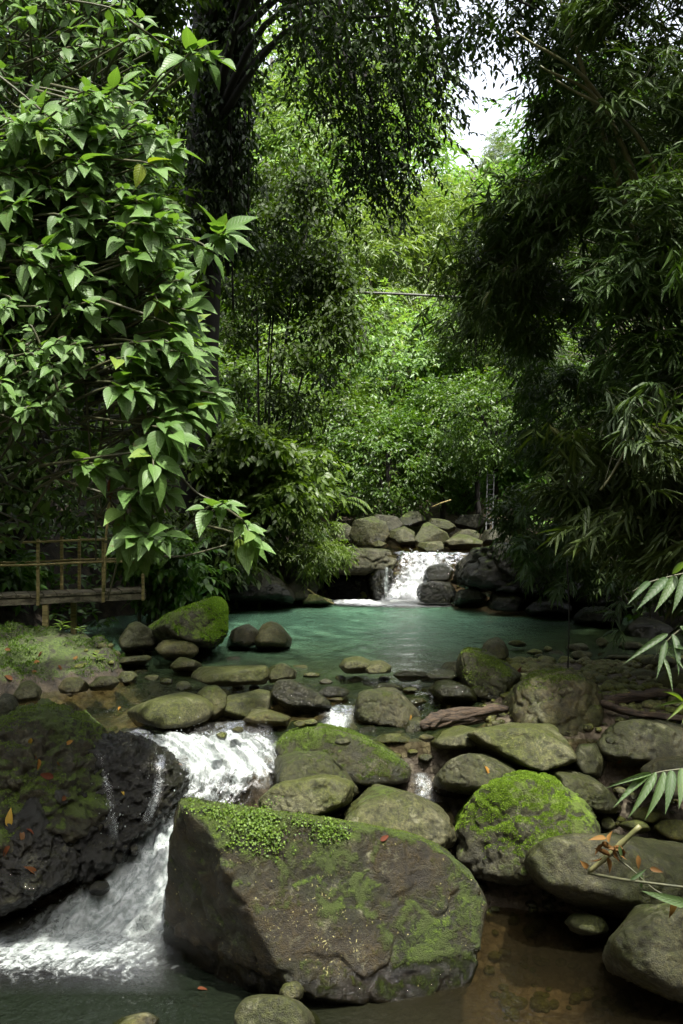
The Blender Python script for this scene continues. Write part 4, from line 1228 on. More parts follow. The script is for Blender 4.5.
def leafy(name, label, cat, poly, D0, D1, n, k, L, W, mat, tpl, tl=.3, dirv=(0, -.4, -.1), spread=1., root_px=None, stem_r=.02, nst=10, seed=1, ang=55, droop=.3, ldroop=.3, group=None, clump=0, stem_mat='twig', base=None, upn=.45):
    """plant whose leaf twigs fill a volume; stems run from its root to some of the twigs"""
    rs = np.random.RandomState(seed)
    if clump:
        cpx = sample_poly(poly, clump, rs); cd = rs.uniform(D0, D1, clump)
        cc = at_v(cpx, cd)
        idx = rs.randint(0, clump, n)
        rad = np.sqrt(np.ptp(np.asarray(poly), axis=0).prod() / clump) / F * cd.mean() * .62
        P = cc[idx] + rs.normal(0, 1, (n, 3)) * rad * np.array([.75, .9, .55]) * rs.uniform(.5, 1.15, (clump, 1))[idx]
    else:
        P = at_v(sample_poly(poly, n, rs), rs.uniform(D0, D1, n))
    O = rs.normal(0, spread, (n, 3)) * [1, 1, .5] + dirv
    mb = MB()
    sprays(mb, P, O, tl, k, L, W, tpl, ang=ang, droop=droop, ldroop=ldroop, upn=upn)
    if base is None:
        r = at(*root_px)
        base = np.array([r[0], r[1], tz(r[0], r[1])])
    base = np.asarray(base, float)
    root = empty(name, base, label, cat, group)
    st = MB()
    for q in P[rs.choice(n, nst, replace=False)]:
        mid = base * .45 + q * .55 + [0, 0, .25 * np.linalg.norm(q - base) ** .8]
        st.add(*tube(curve([base - [0, 0, .1], base * .75 + mid * .25 + rs.normal(0, .05, 3), mid, q], 12), np.linspace(stem_r, .006, 13), 5))
    st.build('stem', M[stem_mat], root, base)
    mb.build('foliage', mat, root, base)
    return root


leafy('understory_tree', 'dark small leaved tree spreading right of the trunk', 'tree', [(225, 190), (290, 150), (335, 200), (352, 290), (345, 350), (315, 400), (280, 420), (235, 430), (215, 330)], 18.8, 21.5, 2300, 6, .13, .058, M['dark'], T_MID, tl=.34, root_px=(262, 560, 19.8), stem_r=.045, nst=5, seed=61, clump=40, stem_mat='bark', droop=.4)
leafy('understory_tree', 'dim leafy tree left of the trunk, behind the big leaved shrub', 'tree', [(-60, -60), (170, -60), (165, 120), (180, 260), (170, 420), (120, 500), (-60, 500)], 13.5, 17.0, 3400, 6, .17, .07, M['dark'], T_MID, tl=.36, base=(-5.2, 15.4, 1.2), stem_r=.12, nst=12, seed=62, clump=90, stem_mat='bark', droop=.4)
leafy('shrub', 'mid green shrub on the bank between the trunk and the ferns', 'shrub', [(205, 430), (260, 405), (310, 430), (330, 470), (300, 520), (250, 540), (200, 520)], 17.8, 19.6, 1500, 6, .17, .08, M['fern'], T_MID, tl=.3, root_px=(255, 570, 18.6), nst=14, seed=63, clump=34, droop=.35)
leafy('shrub', 'dark bush hanging over the black boulder at the pool corner', 'shrub', [(140, 520), (200, 510), (260, 530), (285, 565), (255, 572), (215, 590), (180, 610), (150, 590)], 16.6, 18.4, 1100, 6, .14, .06, M['dark'], T_MID, tl=.3, root_px=(200, 590, 17.9), nst=14, seed=64, clump=26, droop=.4)
leafy('shrub', 'bright feathery bush draped over the ledge left of the waterfall', 'shrub', [(262, 500), (300, 492), (330, 520), (344, 556), (338, 578), (322, 582), (300, 570), (270, 552)], 17.9, 19.0, 1500, 8, .10, .024, M['fern'], T_DIAMOND, tl=.26, root_px=(300, 560, 19.2), nst=12, seed=65, clump=26, ang=40, droop=.5)
leafy('shrub', 'pale leafed bush at the foot of the shade behind the footbridge', 'shrub', [(-40, 540), (20, 530), (48, 560), (40, 590), (-40, 600)], 14.6, 15.6, 420, 6, .16, .075, M['mid'], T_MID, tl=.26, root_px=(-20, 600, 15.2), nst=8, seed=66, clump=12)
leafy('shrub', 'leafy shrub hanging over the dark rock shelf right of the waterfall', 'shrub', [(498, 505), (540, 490), (600, 500), (660, 530), (665, 585), (620, 592), (580, 575), (545, 572), (515, 560), (500, 535)], 15.6, 16.8, 1300, 7, .15, .034, M['bamboo'], T_LANCE, tl=.28, base=(4.9, 16.6, 1.3), nst=16, seed=69, clump=34, droop=.4)
leafy('shrub', 'dim bush on the bank just right of the ladder', 'shrub', [(496, 470), (530, 465), (560, 500), (540, 535), (505, 530), (498, 500)], 22.0, 23.4, 700, 6, .16, .07, M['mid'], T_MID, tl=.3, base=(4.6, 23.0, 1.4), nst=10, seed=68, clump=16)
leafy('shrub', 'leafy bush behind the right end of the footbridge railing', 'shrub', [(120, 540), (165, 528), (200, 545), (195, 585), (160, 600), (128, 590)], 15.0, 16.2, 520, 6, .15, .07, M['mid'], T_MID, tl=.26, root_px=(150, 600, 15.8), nst=8, seed=67, clump=14)

# ------------------------------------------------------------------ big leaved shrub in front, left
rs = np.random.RandomState(71)
hbase = np.array([-4.9, 8.2, tz(-4.9, 8.2)])
hroot = empty('broadleaf_shrub', hbase, 'big leaved shrub hanging in from the left, its broad leaves pale and shining', 'shrub')
poly_up = [(-80, -90), (135, -90), (130, 10), (160, 36), (165, 60), (150, 120), (100, 150), (-80, 130)]
poly_main = [(-60, 100), (110, 90), (150, 130), (170, 200), (182, 250), (168, 270), (180, 330), (205, 372), (200, 405), (178, 432), (160, 460), (140, 465), (110, 455), (118, 415), (100, 370), (88, 330), (60, 290), (-60, 300)]
poly_tail = [(115, 460), (150, 470), (180, 460), (160, 490), (142, 540), (126, 540), (122, 500)]
poly_left = [(-60, 300), (60, 300), (85, 350), (60, 400), (30, 420), (-60, 420)]
HP, HO, HL = [], [], []


def hero_layer(poly, n, d0, d1, l0, l1, dirv, jit):
    px = sample_poly(poly, n, rs)
    P = at_v(px, rs.uniform(d0, d1, n))
    HP.append(P); HO.append(np.asarray(dirv) + rs.normal(0, jit, (n, 3))); HL.append(rs.uniform(l0, l1, n))


hero_layer(poly_main, 400, 6.7, 7.6, .13, .24, (.75, -.45, -.25), .32)
hero_layer(poly_main, 200, 7.6, 8.5, .15, .24, (.75, -.4, -.2), .35)
hero_layer(poly_up, 260, 7.2, 8.8, .11, .18, (.7, -.35, -.15), .4)
hero_layer(poly_left, 110, 6.5, 7.1, .09, .15, (.5, -.6, -.25), .4)
hero_layer([(-60, 300), (90, 340), (110, 430), (70, 500), (20, 540), (-60, 540)], 120, 7.6, 8.4, .08, .13, (.4, -.6, -.3), .5)
hero_layer(poly_tail, 14, 6.9, 7.4, .2, .28, (.3, -.5, -.55), .35)
hero_layer(poly_left, 260, 7.2, 8.4, .10, .17, (.6, -.5, -.3), .4)
for (px, py, d0, n_) in [(78, 470, 6.9, 2), (212, 508, 7.0, 2), (232, 505, 7.1, 1), (205, 245, 7.0, 3), (140, 530, 6.9, 2), (182, 58, 7.2, 3), (225, 545, 7.2, 1)]:
    P = np.repeat(at(px, py, d0)[None], n_, 0) + rs.normal(0, .05, (n_, 3))
    HP.append(P); HO.append(np.array([.6, -.6, -.2]) + rs.normal(0, .2, (n_, 3))); HL.append(rs.uniform(.2, .25, n_))
HP, HO, HL = np.concatenate(HP), norm(np.concatenate(HO)), np.concatenate(HL)
mb = MB(); st = MB()
for i in range(len(HP)):
    k = rs.randint(5, 8)
    d = HO[i]; side = norm(np.cross(d, [0, 0, 1.0])); upv = np.cross(side, d)
    ph = rs.uniform(0, 6.28)
    tl = HL[i] * .8
    A = []; Pp = []
    for j in range(k):
        a = ph + j * 2.4
        open_ = 1.25 - .75 * j / k
        ax = d * math.cos(open_) + (side * math.cos(a) + upv * math.sin(a) * .8) * math.sin(open_)
        ax = ax + np.array([.12, 0, -.16]) + rs.normal(0, .13, 3)
        A.append(ax); Pp.append(HP[i] + d * tl * (j / k))
    A = norm(np.array(A)); Pp = np.array(Pp)
    N = np.array([.22, -.62, 1.0]) + rs.normal(0, .26, (k, 3))
    L = HL[i] * rs.uniform(.6, 1.12, k)
    L[-1] *= .7
    pet = .12 * L
    leaves(mb, Pp + A * pet[:, None], A, N, L, L * rs.uniform(.44, .60, k), T_OVATE, np.clip(rs.rand() * .5 + rs.rand(k) * .5, 0, 1))
    back = HP[i] - d * rs.uniform(.25, .6) + [-.1, .15, -.15]
    st.add(*tube(curve([back, HP[i], HP[i] + d * tl], 6), np.linspace(.011, .004, 7), 5))
for q in HP[rs.choice(len(HP), 46, replace=False)]:
    mid = np.array([hbase[0] * .55 + q[0] * .45, max(8.6, q[1] + .7), max(q[2] + .7, 3.6)])
    st.add(*tube(curve([hbase + rs.normal(0, .12, 3), hbase + [-.1, .3, 1.6], mid, q], 18), np.linspace(.014, .005, 19), 6))
for (x0, y0, x1, y1, d0) in [(100, 250, 112, 520, 7.5), (92, 300, 128, 470, 7.4), (110, 380, 96, 560, 7.6), (85, 380, 104, 520, 7.3), (130, 470, 108, 600, 7.6), (175, 470, 226, 505, 7.1), (150, 555, 226, 545, 7.2)]:
    st.add(*tube(curve([at(x0, y0, d0), at((x0 + x1) / 2 + rs.normal(0, 7), (y0 + y1) / 2 + 6, d0), at(x1, y1, d0)], 14), np.linspace(.010, .006, 15), 5))
st.build('stem', M['twig'], hroot, hbase)
mb.build('foliage', M['hero'], hroot, hbase)
# dry curled leaf hanging in the shrub
dl = MB()
p0 = at(112, 478, 7.3)
leaves(dl, np.array([p0, p0 + [.01, 0, .005], p0 + [-.01, .01, 0]]), np.array([[-.12, 0, -1], [-.16, .1, -1], [-.08, .1, -1.]]), np.array([[0, -1, 0], [.8, -.6, 0], [-.8, -.5, 0.]]), .17, .05, T_OVATE)
tag(dl.build('dry_leaf', M['red'], None, p0), 'reddish dry leaf hanging among the shrub stems above the footbridge', 'leaf')

# ------------------------------------------------------------------ bamboo on the right
def bamboo(label, poly, d0, d1, n, base, culms, seed, L=.155, W=.025, k=8, mat='bamboo', dirv=(-.35, -.35, -.45), clump=40, culm_r=.028):
    rs = np.random.RandomState(seed)
    n = int(n * 1.45)
    cpx = sample_poly(poly, clump, rs); cd = rs.uniform(d0, d1, clump)
    cc = at_v(cpx, cd)
    idx = rs.randint(0, clump, n)
    rad = np.sqrt(np.ptp(np.asarray(poly), axis=0).prod() / clump) / F * (d0 + d1) / 2 * .7
    P = cc[idx] + rs.normal(0, 1, (n, 3)) * rad * np.array([.8, .8, .65]) * rs.uniform(.5, 1.35, (clump, 1))[idx]
    cdir = rs.normal(0, .7, (clump, 3)) * [1, 1, .4]
    O = cdir[idx] + rs.normal(0, .4, (n, 3)) + np.array(dirv)
    mb = MB()
    sprays(mb, P, O, .18, k, L, W, T_LANCE, ang=50, droop=.2, ldroop=.22, jit=.25, upn=.6, sizevar=.45)
    base = np.asarray(base, float); base[2] = tz(base[0], base[1])
    root = empty('bamboo', base, label, 'bamboo', 'bamboo clumps on the right bank')
    tw = MB()
    for q in cc:
        b0 = base + rs.normal(0, .35, 3) * [1, 1, 0]
        top = q + [0, 0, .1]
        mid = b0 * .45 + top * .55 + [.4, .2, .35 * np.linalg.norm(top - b0) ** .8]
        tw.add(*tube(curve([b0 - [0, 0, .2], mid, top], 12), np.linspace(.014, .004, 13), 5))
    pick = rs.choice(n, min(n, 260), replace=False)
    for i in pick:
        tw.add(*tube(np.array([cc[idx[i]], P[i] * .5 + cc[idx[i]] * .5 + [0, 0, .06], P[i]]), [.005, .004, .003], 4))
    tw.build('twigs', M['twig'], root, base)
    for (a, m_, t) in culms:
        cm = MB()
        pth = curve([a, m_, t], 30)
        rr = np.linspace(culm_r, culm_r * .35, len(pth))
        rr[::5] *= 1.12
        cm.add(*tube(pth, rr, 8))
        cm.build('culm', M['culm'], root, base)
    mb.build('foliage', M[mat], root, base)
    return root


B1 = [(560, -120), (760, -120), (760, 60), (690, 110), (610, 110), (570, 70), (555, 20)]
B2 = [(540, 50), (610, 70), (640, 160), (600, 220), (540, 230), (505, 220), (500, 200), (540, 170), (556, 120)]
B3 = [(600, 90), (780, 80), (780, 280), (680, 290), (600, 250)]
B4 = [(470, 232), (510, 212), (590, 220), (610, 300), (560, 350), (505, 345), (470, 320), (460, 275)]
B5 = [(590, 260), (780, 250), (780, 430), (680, 440), (600, 400)]
B6 = [(520, 340), (610, 330), (640, 430), (600, 470), (555, 480), (530, 450), (515, 400)]
B7 = [(560, 440), (640, 400), (780, 400), (780, 570), (700, 590), (620, 570), (560, 520)]
bamboo('bamboo arching in at the top right corner', B1, 9.5, 14, 1500, (6.2, 12.4, 0), [(at(660, 260, 10.6), at(600, 98, 10.2), at(516, 32, 10)), (at(670, 270, 10.6), at(606, 112, 10.2), at(540, 66, 10.0)), (at(690, 280, 10.2), at(640, 140, 10.0), at(556, 80, 9.9)), (at(640, 250, 10.6), at(580, 60, 10.3), at(540, -60, 10.2))], 81, culm_r=.032)
bamboo('bamboo spray drooping beside the gap of sky', B2, 11, 14.5, 1100, (5.9, 13.6, 0), [(at(650, 330, 13.6), at(600, 150, 13), at(530, 100, 12.8))], 82, dirv=(-.5, -.3, -.4))
bamboo('dark bamboo mass high at the right edge', B3, 9, 13, 1200, (6.4, 10.8, 0), [(at(700, 400, 11), at(690, 150, 11), at(640, -60, 11))], 83)
bamboo('bamboo hanging over the right end of the cable', B4, 12, 16, 1300, (5.6, 15.0, 0), [(at(640, 480, 15), at(580, 300, 14.6), at(470, 240, 14.4))], 84, dirv=(-.45, -.3, -.5))
bamboo('dark bamboo mass at the right edge at mid height', B5, 8.8, 12.5, 1000, (6.2, 9.8, 0), [(at(740, 560, 10.5), at(720, 380, 10.5), at(640, 250, 10.4))], 85)
bamboo('bamboo over the right bank beside the ladder', B6, 14, 17.5, 1300, (5.4, 16.4, 0), [(at(600, 560, 16.4), at(570, 430, 16.2), at(490, 360, 16))], 86)
bamboo('low bamboo with long fanned leaves at the right edge', B7, 9.2, 12.5, 900, (5.8, 11.6, 0), [(at(740, 600, 11.2), at(690, 470, 10.8), at(600, 420, 10.6)), (at(760, 560, 9.6), at(660, 430, 9.4), at(600, 490, 9.3))], 87, L=.21, W=.031)
# unseen bamboo canopy added above the frame to shade the right half of the stream
rs = np.random.RandomState(88)
cb = np.array([7.0, 6.0, tz(7.0, 6.0)])
croot = empty('bamboo', cb, 'unseen bamboo canopy added high over the near right bank to shade the boulders', 'bamboo', 'bamboo clumps on the right bank')
n_ = 3800
P = np.stack([rs.uniform(2.6, 10.5, n_), rs.uniform(-3, 15.5, n_), rs.uniform(8.3, 12.5, n_)], -1)
P = P[P[:, 0] > np.interp(P[:, 1], [6, 9], [4.3, 2.6])]; n_ = len(P)
P[:, 2] = np.maximum(P[:, 2], 4.0 + .49 * P[:, 1] + rs.uniform(0, 2, n_))
gap = fbm(P * np.array([.42, .42, .15]), 2)
P = P[gap > .03]
mb = MB(); sprays(mb, P, rs.normal(0, 1, P.shape) * [1, 1, .4], .45, 8, .34, .07, T_LANCE, ang=50, droop=.3)
mb.build('foliage', M['bamboo'], croot, cb)
for k in range(9):
    q = P[rs.randint(len(P))]
    mb = MB(); mb.add(*tube(curve([cb + rs.normal(0, .4, 3) * [1, 1, 0] - [0, 0, .3], (cb * .7 + q * .3) + [0, 0, 5.0], q], 24), np.linspace(.045, .012, 24), 8)); mb.build('culm', M['culm'], croot, cb)
# lit sprigs over the pool edge
def sprig(label, stem, fans, mat='bamboo_lit', L=.2, W=.03, k=8, tl=.12, r=.008, dirv=(-.3, -.3, -.3), name='bamboo_sprig', seed=3, spread=.5, n=1, group='bamboo sprigs hanging over the water', ang=45):
    rs = np.random.RandomState(seed)
    pts = [at(*s) for s in stem]
    base = pts[0]
    root = empty(name, base, label, 'bamboo', group)
    mb = MB(); mb.add(*tube(curve(pts, 14), np.linspace(r, r * .4, len(curve(pts, 14))), 6))
    P = np.repeat(np.array([at(*f) for f in fans]), n, 0)
    lf = MB()
    sprays(lf, P, rs.normal(0, spread, P.shape) + dirv, tl, k, L, W, T_LANCE, ang=ang, droop=.2, ldroop=.3, jit=.18, upn=.3)
    pth = curve(pts, 14)
    for q in P[::n]:
        i = np.argmin(np.linalg.norm(pth - q, axis=1))
        mb.add(*tube(np.array([pth[i], (pth[i] + q) / 2 + [0, 0, .01], q]), [r * .5, r * .4, r * .3], 5))
    mb.build('stem', M['twig'], root, base)
    lf.build('foliage', M[mat], root, base)
    return root


rs = np.random.RandomState(90)
fan = lambda poly, n, d0, d1: [(*p_, rs.uniform(d0, d1)) for p_ in sample_poly(poly, n, rs)]
sprig('leafy bamboo sprigs on the right bank above the rock shelf', [(640, 470, 15.2), (590, 490, 15), (545, 520, 14.8), (520, 550, 14.7)], fan([(510, 510), (560, 490), (600, 500), (600, 560), (560, 590), (520, 570)], 46, 14.4, 15.4), n=3, seed=91, L=.17)
sprig('bamboo branch with fanned leaves in front of the dark right bank', [(700, 380, 9.6), (650, 400, 9.4), (622, 430, 9.3), (602, 490, 9.2)], fan([(600, 380), (660, 370), (690, 400), (690, 490), (640, 480), (600, 440)], 22, 9.0, 9.9), n=3, seed=92, L=.21, mat='bamboo_lit')
sprig('light green sprig dipping towards the far end of the pool', [(600, 540, 12.6), (625, 560, 12.4), (622, 600, 12.4), (620, 632, 12.4)], [(612, 580, 12.4), (628, 575, 12.5), (622, 600, 12.4), (618, 612, 12.4), (620, 630, 12.4), (640, 585, 12.3)], n=3, seed=93, L=.14, W=.028)
sprig('drooping leaves at the right edge below the bamboo', [(720, 500, 10.4), (670, 520, 10.2), (640, 545, 10.1)], fan([(620, 500), (683, 490), (690, 560), (650, 560)], 18, 9.9, 10.6), n=3, seed=94, mat='bamboo', L=.2)


def big_spray(label, stem, leaflets, seed, mat='bamboo_lit'):
    """near spray: one stem with a row of long pleated leaves given by tip pixels"""
    pts = [at(*s) for s in stem]
    base = pts[0]
    root = empty('leaf_spray', base, label, 'leaf spray', 'large leaf sprays at the right edge')
    mb = MB(); pth = curve(pts, 16)
    mb.add(*tube(pth, np.linspace(.006, .0025, len(pth)), 6)); mb.build('stem', M['twig'], root, base)
    lf = MB()
    for (bx_, by_, tx, ty, d0, wd) in leaflets:
        p0, p1 = at(bx_, by_, d0), at(tx, ty, d0 - .12)
        A = p1 - p0; L = np.linalg.norm(A)
        leaves(lf, p0[None], A[None] + [[0, 0, .12 * L]], np.array([[.1, -.75, .75]]) + RS.normal(0, .15, (1, 3)), L, wd, T_OVATE)
    lf.build('foliage', M[mat], root, base)
    return root


big_spray('leaf spray with short leaves at the upper right of the pool', [(720, 566, 4.6), (690, 572, 4.6), (650, 582, 4.6), (632, 592, 4.6)],
          [(668, 578, 642, 608, 4.6, .045), (676, 576, 660, 610, 4.6, .045), (686, 574, 676, 610, 4.6, .045), (650, 582, 632, 602, 4.6, .03), (700, 572, 692, 606, 4.6, .045), (672, 574, 690, 560, 4.6, .03)], 1)
big_spray('leaf spray with long narrow leaves over the gravel bar', [(730, 610, 4.5), (690, 624, 4.5), (666, 642, 4.5), (652, 662, 4.5)],
          [(668, 634, 630, 664, 4.5, .030), (666, 640, 659, 676, 4.5, .030), (672, 634, 682, 672, 4.5, .034), (680, 626, 700, 650, 4.5, .034), (668, 648, 690, 650, 4.5, .022), (666, 650, 684, 668, 4.5, .022), (684, 624, 700, 632, 4.5, .03), (660, 655, 676, 690, 4.5, .02)], 2)
big_spray('leaf spray with broad pleated leaves above the dark boulder', [(720, 764, 4.4), (690, 768, 4.4), (660, 772, 4.4), (640, 778, 4.4)],
          [(650, 773, 618, 806, 4.4, .034), (656, 772, 634, 818, 4.4, .036), (664, 771, 652, 820, 4.4, .040), (672, 770, 668, 812, 4.4, .044), (682, 768, 682, 806, 4.4, .046), (694, 768, 698, 800, 4.4, .044), (652, 774, 612, 790, 4.4, .022)], 3)
big_spray('small narrow leaf tuft in front of the long branch', [(720, 690, 4.8), (690, 700, 4.8), (676, 706, 4.8)],
          [(682, 702, 668, 690, 4.8, .018), (682, 702, 660, 708, 4.8, .016), (684, 704, 672, 720, 4.8, .018), (690, 704, 684, 722, 4.8, .018)], 4, 'fern')

# ------------------------------------------------------------------ ferns, banana, spiky plant on the left bank
def fern(label, px, py, D, n, L, seed, up=.7, mat='fern', group='ferns on the left bank', fw=.24):
    rs = np.random.RandomState(seed)
    base = at(px, py, D)
    root = empty('fern', base, label, 'fern', group)
    lf, st = MB(), MB()
    for i in range(n):
        a = rs.uniform(0, 6.28)
        d = np.array([math.cos(a), math.sin(a) * .8 - .35, 0])
        l = L * rs.uniform(.7, 1.1)
        pth = curve([base, base + d * l * .4 + [0, 0, l * up * .8], base + d * l * .85 + [0, 0, l * up * .7], base + d * l * 1.1 + [0, 0, l * up * .3]], 15)
        st.add(*tube(pth, np.linspace(.010, .003, len(pth)), 4))
        tan = norm(np.gradient(pth, axis=0)); side = norm(np.cross(tan, [0, 0, 1.0]))
        k = 18
        ii = np.linspace(2, len(pth) - 1, k)
        pp = np.stack([np.interp(ii, np.arange(len(pth)), pth[:, c]) for c in range(3)], -1)
        tt = np.stack([np.interp(ii, np.arange(len(pth)), tan[:, c]) for c in range(3)], -1)
        ss = np.stack([np.interp(ii, np.arange(len(pth)), side[:, c]) for c in range(3)], -1)
        ln = fw * l * np.sin(np.linspace(.5, 2.9, k))
        for sg in (1, -1):
            leaves(lf, pp, ss * sg + tt * .5 + [0, 0, -.25], np.cross(ss, tt) + [0, 0, .6], ln, ln * .22 + .012, T_DIAMOND)
    st.build('stem', M['twig'], root, base); lf.build('foliage', M[mat], root, base)
    return root


fern('fern with arching fronds beside the boulder pile', 330, 520, 19.6, 9, .8, 1)
fern('fern half hidden under the mid green shrub', 262, 520, 18.6, 9, .8, 2)
fern('fern above the wet black boulder', 245, 560, 18.0, 8, .6, 3, mat='mid')
fern('small fern in the middle of the left bank', 300, 545, 18.7, 8, .5, 4)
fern('fern with upright fronds near the banana leaf', 275, 500, 19.3, 8, .7, 5)
# spiky plant
base = at(318, 492, 19.9)
root = empty('spiky_plant', base, 'spiky plant with narrow strap leaves above the boulder pile', 'plant')
rs = np.random.RandomState(6); n = 26
A = np.stack([rs.normal(0, .8, n), rs.normal(-.3, .5, n), rs.uniform(.2, 1.0, n)], -1)
lf = MB(); leaves(lf, np.repeat(base[None], n, 0), A, np.array([0, -.3, 1.]) + rs.normal(0, .2, (n, 3)), rs.uniform(.45, .75, n), .05, leaf_template([0, .2, .6, 1], [0, 1, .8, 0], -.75, .03))
lf.build('foliage', M['fern'], root, base)
st = MB(); st.add(*tube([base - [0, 0, 1.2], base], [.05, .04], 6)); st.build('stem', M['twig'], root, base)
# banana leaves
base = at(284, 530, 19.0)
root = empty('banana_plant', base, 'banana plant with two broad bright leaves on the left bank', 'plant')
lf = MB()
T_BAN = leaf_template([0, .1, .3, .6, .85, 1], [0, .6, 1, .95, .55, 0], -.5, .12)
for (px, py, dx, dz, l) in [(284, 490, .7, .35, .55), (281, 492, -.03, -1, .62), (282, 488, .35, .9, .5), (280, 480, -.6, .5, .5)]:
    leaves(lf, at(px, py, 19)[None], np.array([[dx, -.25, dz]]), np.array([[.1, -.8, .6]]), l, .19, T_BAN)
lf.build('foliage', M['fern'], root, base)
st = MB(); st.add(*tube(curve([base - [0, 0, .3], at(283, 510, 19), at(283, 489, 19)], 8), [.035] * 9, 6)); st.build('stem', M['twig'], root, base)

# ------------------------------------------------------------------ forest floor cover (nobody could count it)
rs = np.random.RandomState(101)
mb = MB()
n = 9000
yy = np.concatenate([rs.uniform(6, 30, n), rs.uniform(28, 62, n)])
sd = rs.rand(2 * n)
dd = rs.gamma(1.6, 2.6, 2 * n) + .25
xx = np.where(sd < .5, np.interp(yy, *XL) - dd, np.interp(yy, *XR) + dd)
xx[n:] = rs.uniform(-22, 24, n)
zz = terrain(xx, yy)
P = np.stack([xx, yy, zz + rs.uniform(0, .5, 2 * n)], -1)
O = rs.normal(0, 1, P.shape) * [1, 1, .3] + [0, -.3, .5]
big = np.where(yy > 30, 1.8, 1.0)
sprays(mb, P[:n], O[:n], .35, 6, .17, .08, T_DIAMOND, droop=.3)
sprays(mb, P[n:], O[n:], .5, 6, .34, .16, T_DIAMOND, droop=.3)
tag(mb.build('undergrowth', M['mid']), kind='stuff')

# ------------------------------------------------------------------ grass and moss on the bank at the left
rs = np.random.RandomState(111)
mb = MB()
n = 85000
xx, yy = rs.uniform(-6.2, -2.5, n), rs.uniform(10.9, 13.6, n)
zmn = 1 - ((xx + 4.35) / 1.75) ** 2 - ((yy - 12.25) / 1.25) ** 2
nz_ = fbm(np.stack([xx * 1.3, yy * 1.3, 0 * xx], -1), 3)
ok = (zmn > .06) & (nz_ > -.16 + .22 * rs.rand(n)) & (terrain(xx, yy) > .05)
xx, yy = xx[ok], yy[ok]
P = np.stack([xx, yy, terrain(xx, yy) - .005], -1)
A = rs.normal(0, .55, P.shape) + [0, -.1, .7]
S = rs.uniform(.012, .032, len(P)) + .03 * (rs.rand(len(P)) < .03)
leaves(mb, P, A, rs.normal(0, 1, P.shape), S, S * .36, T_DIAMOND)
tag(mb.build('grass', M['grass']), kind='stuff')


def seedling(label, px, py, D, n, L, seed):
    rs = np.random.RandomState(seed)
    b_ = at(px, py, D); b_[2] = tz(b_[0], b_[1]) - .02
    root = empty('seedling', b_, label, 'plant', 'seedlings on the mossy bank')
    top = b_ + [0, 0, L * .9]
    st = MB(); st.add(*tube([b_, top], [.006, .003], 5)); st.build('stem', M['twig'], root, b_)
    lf = MB()
    a = np.arange(n) * 2.4
    A = np.stack([np.cos(a), np.sin(a), rs.uniform(.1, .8, n)], -1)
    leaves(lf, np.repeat(b_[None], n, 0) + np.linspace(.4, 1, n)[:, None] * (top - b_), A, np.array([0, -.2, 1.]) + rs.normal(0, .2, (n, 3)), L * rs.uniform(.7, 1, n), L * .2, T_LANCE)
    lf.build('foliage', M['fern'], root, b_)


seedling('upright seedling with narrow leaves beside the bridge post', 62, 632, 12.9, 11, .17, 1)
seedling('little seedling to the right of the bridge post', 80, 640, 12.7, 9, .11, 2)
seedling('low leafy seedling at the right end of the mossy bank', 98, 664, 11.9, 10, .14, 3)
seedling('tiny seedling at the left edge of the mossy bank', 12, 640, 12.6, 9, .10, 4)
seedling('seedling tuft in the middle of the mossy bank', 30, 660, 12.0, 9, .09, 5)

# ------------------------------------------------------------------ footbridge
D0 = 13.6
zd = at(0, 603, D0)[2]
fx0, fx1 = -7.2, at(146, 0, 14.6)[0]
a0, a1 = np.array([fx0, 12.75, zd + .02]), np.array([fx1, 14.6, at(146, 594, 14.6)[2]])
bd = norm(a1 - a0); bn = norm(np.array([-bd[1], bd[0], 0])); blen = np.linalg.norm(a1 - a0)
fb = empty('footbridge', a0, 'old wooden footbridge with a two bar railing behind the mossy bank', 'footbridge')


def beam(mb, p, q, w, h):
    p, q = np.asarray(p, float), np.asarray(q, float)
    d = norm(q - p)
    s = norm(np.cross(d, [0, 0, 1.0])) if abs(d[2]) < .9 else np.array([1.0, 0, 0])
    t = np.cross(s, d)
    V = np.array([c + s * w / 2 * i + t * h / 2 * j for c in (p, q) for i, j in ((-1, -1), (1, -1), (1, 1), (-1, 1))])
    mb.add(V, [np.array([[0, 3, 2, 1], [4, 5, 6, 7], [0, 1, 5, 4], [1, 2, 6, 5], [2, 3, 7, 6], [3, 0, 4, 7]])])


def along(t, off=0., z=0.):
    return a0 + (a1 - a0) * t + bn * off + np.array([0, 0, z])


mb = MB()
nb = 26
for i in range(nb):
    c0 = along((i + .5) / nb, 0, .045 + random.uniform(-.006, .006))
    beam(mb, c0 - bn * .02, c0 + bn * .46, blen / nb * .93, .035)
mb.build('deck', M['deckwood'], fb, a0, False)
for off in (0.03, .42):
    mb = MB(); beam(mb, along(0, off, -.035), along(1, off, -.035), .06, .085); mb.build('bearer', M['deckwood'], fb, a0, False)
tt = lambda px: float(np.argmin([abs((along(t)[0]) / along(t)[1] - (px - CX) / F) for t in np.linspace(0, 1, 600)]) / 599)
top_z = .84
for off, pxs in ((-.02, (-150, -60, 38, 103, 143)), (.46, (66, 84))):
    for pxp in pxs:
        t = tt(pxp)
        mb = MB(); beam(mb, along(t, off, -.09), along(t, off, top_z if pxp != 143 else .3), .04, .04)
        mb.build('post', M['wood'], fb, a0, False)
    for zz_ in (top_z - .03, .49):
        if off > .3 and zz_ > .5: continue
        mb = MB()
        pth = np.array([along(t, off - .045, zz_ + .008 * math.sin(t * 17)) for t in np.linspace(0, tt(106) if zz_ > .5 else 1, 14)])
        mb.add(*tube(pth, .017, 8)); mb.build('rail', M['wood'], fb, a0)
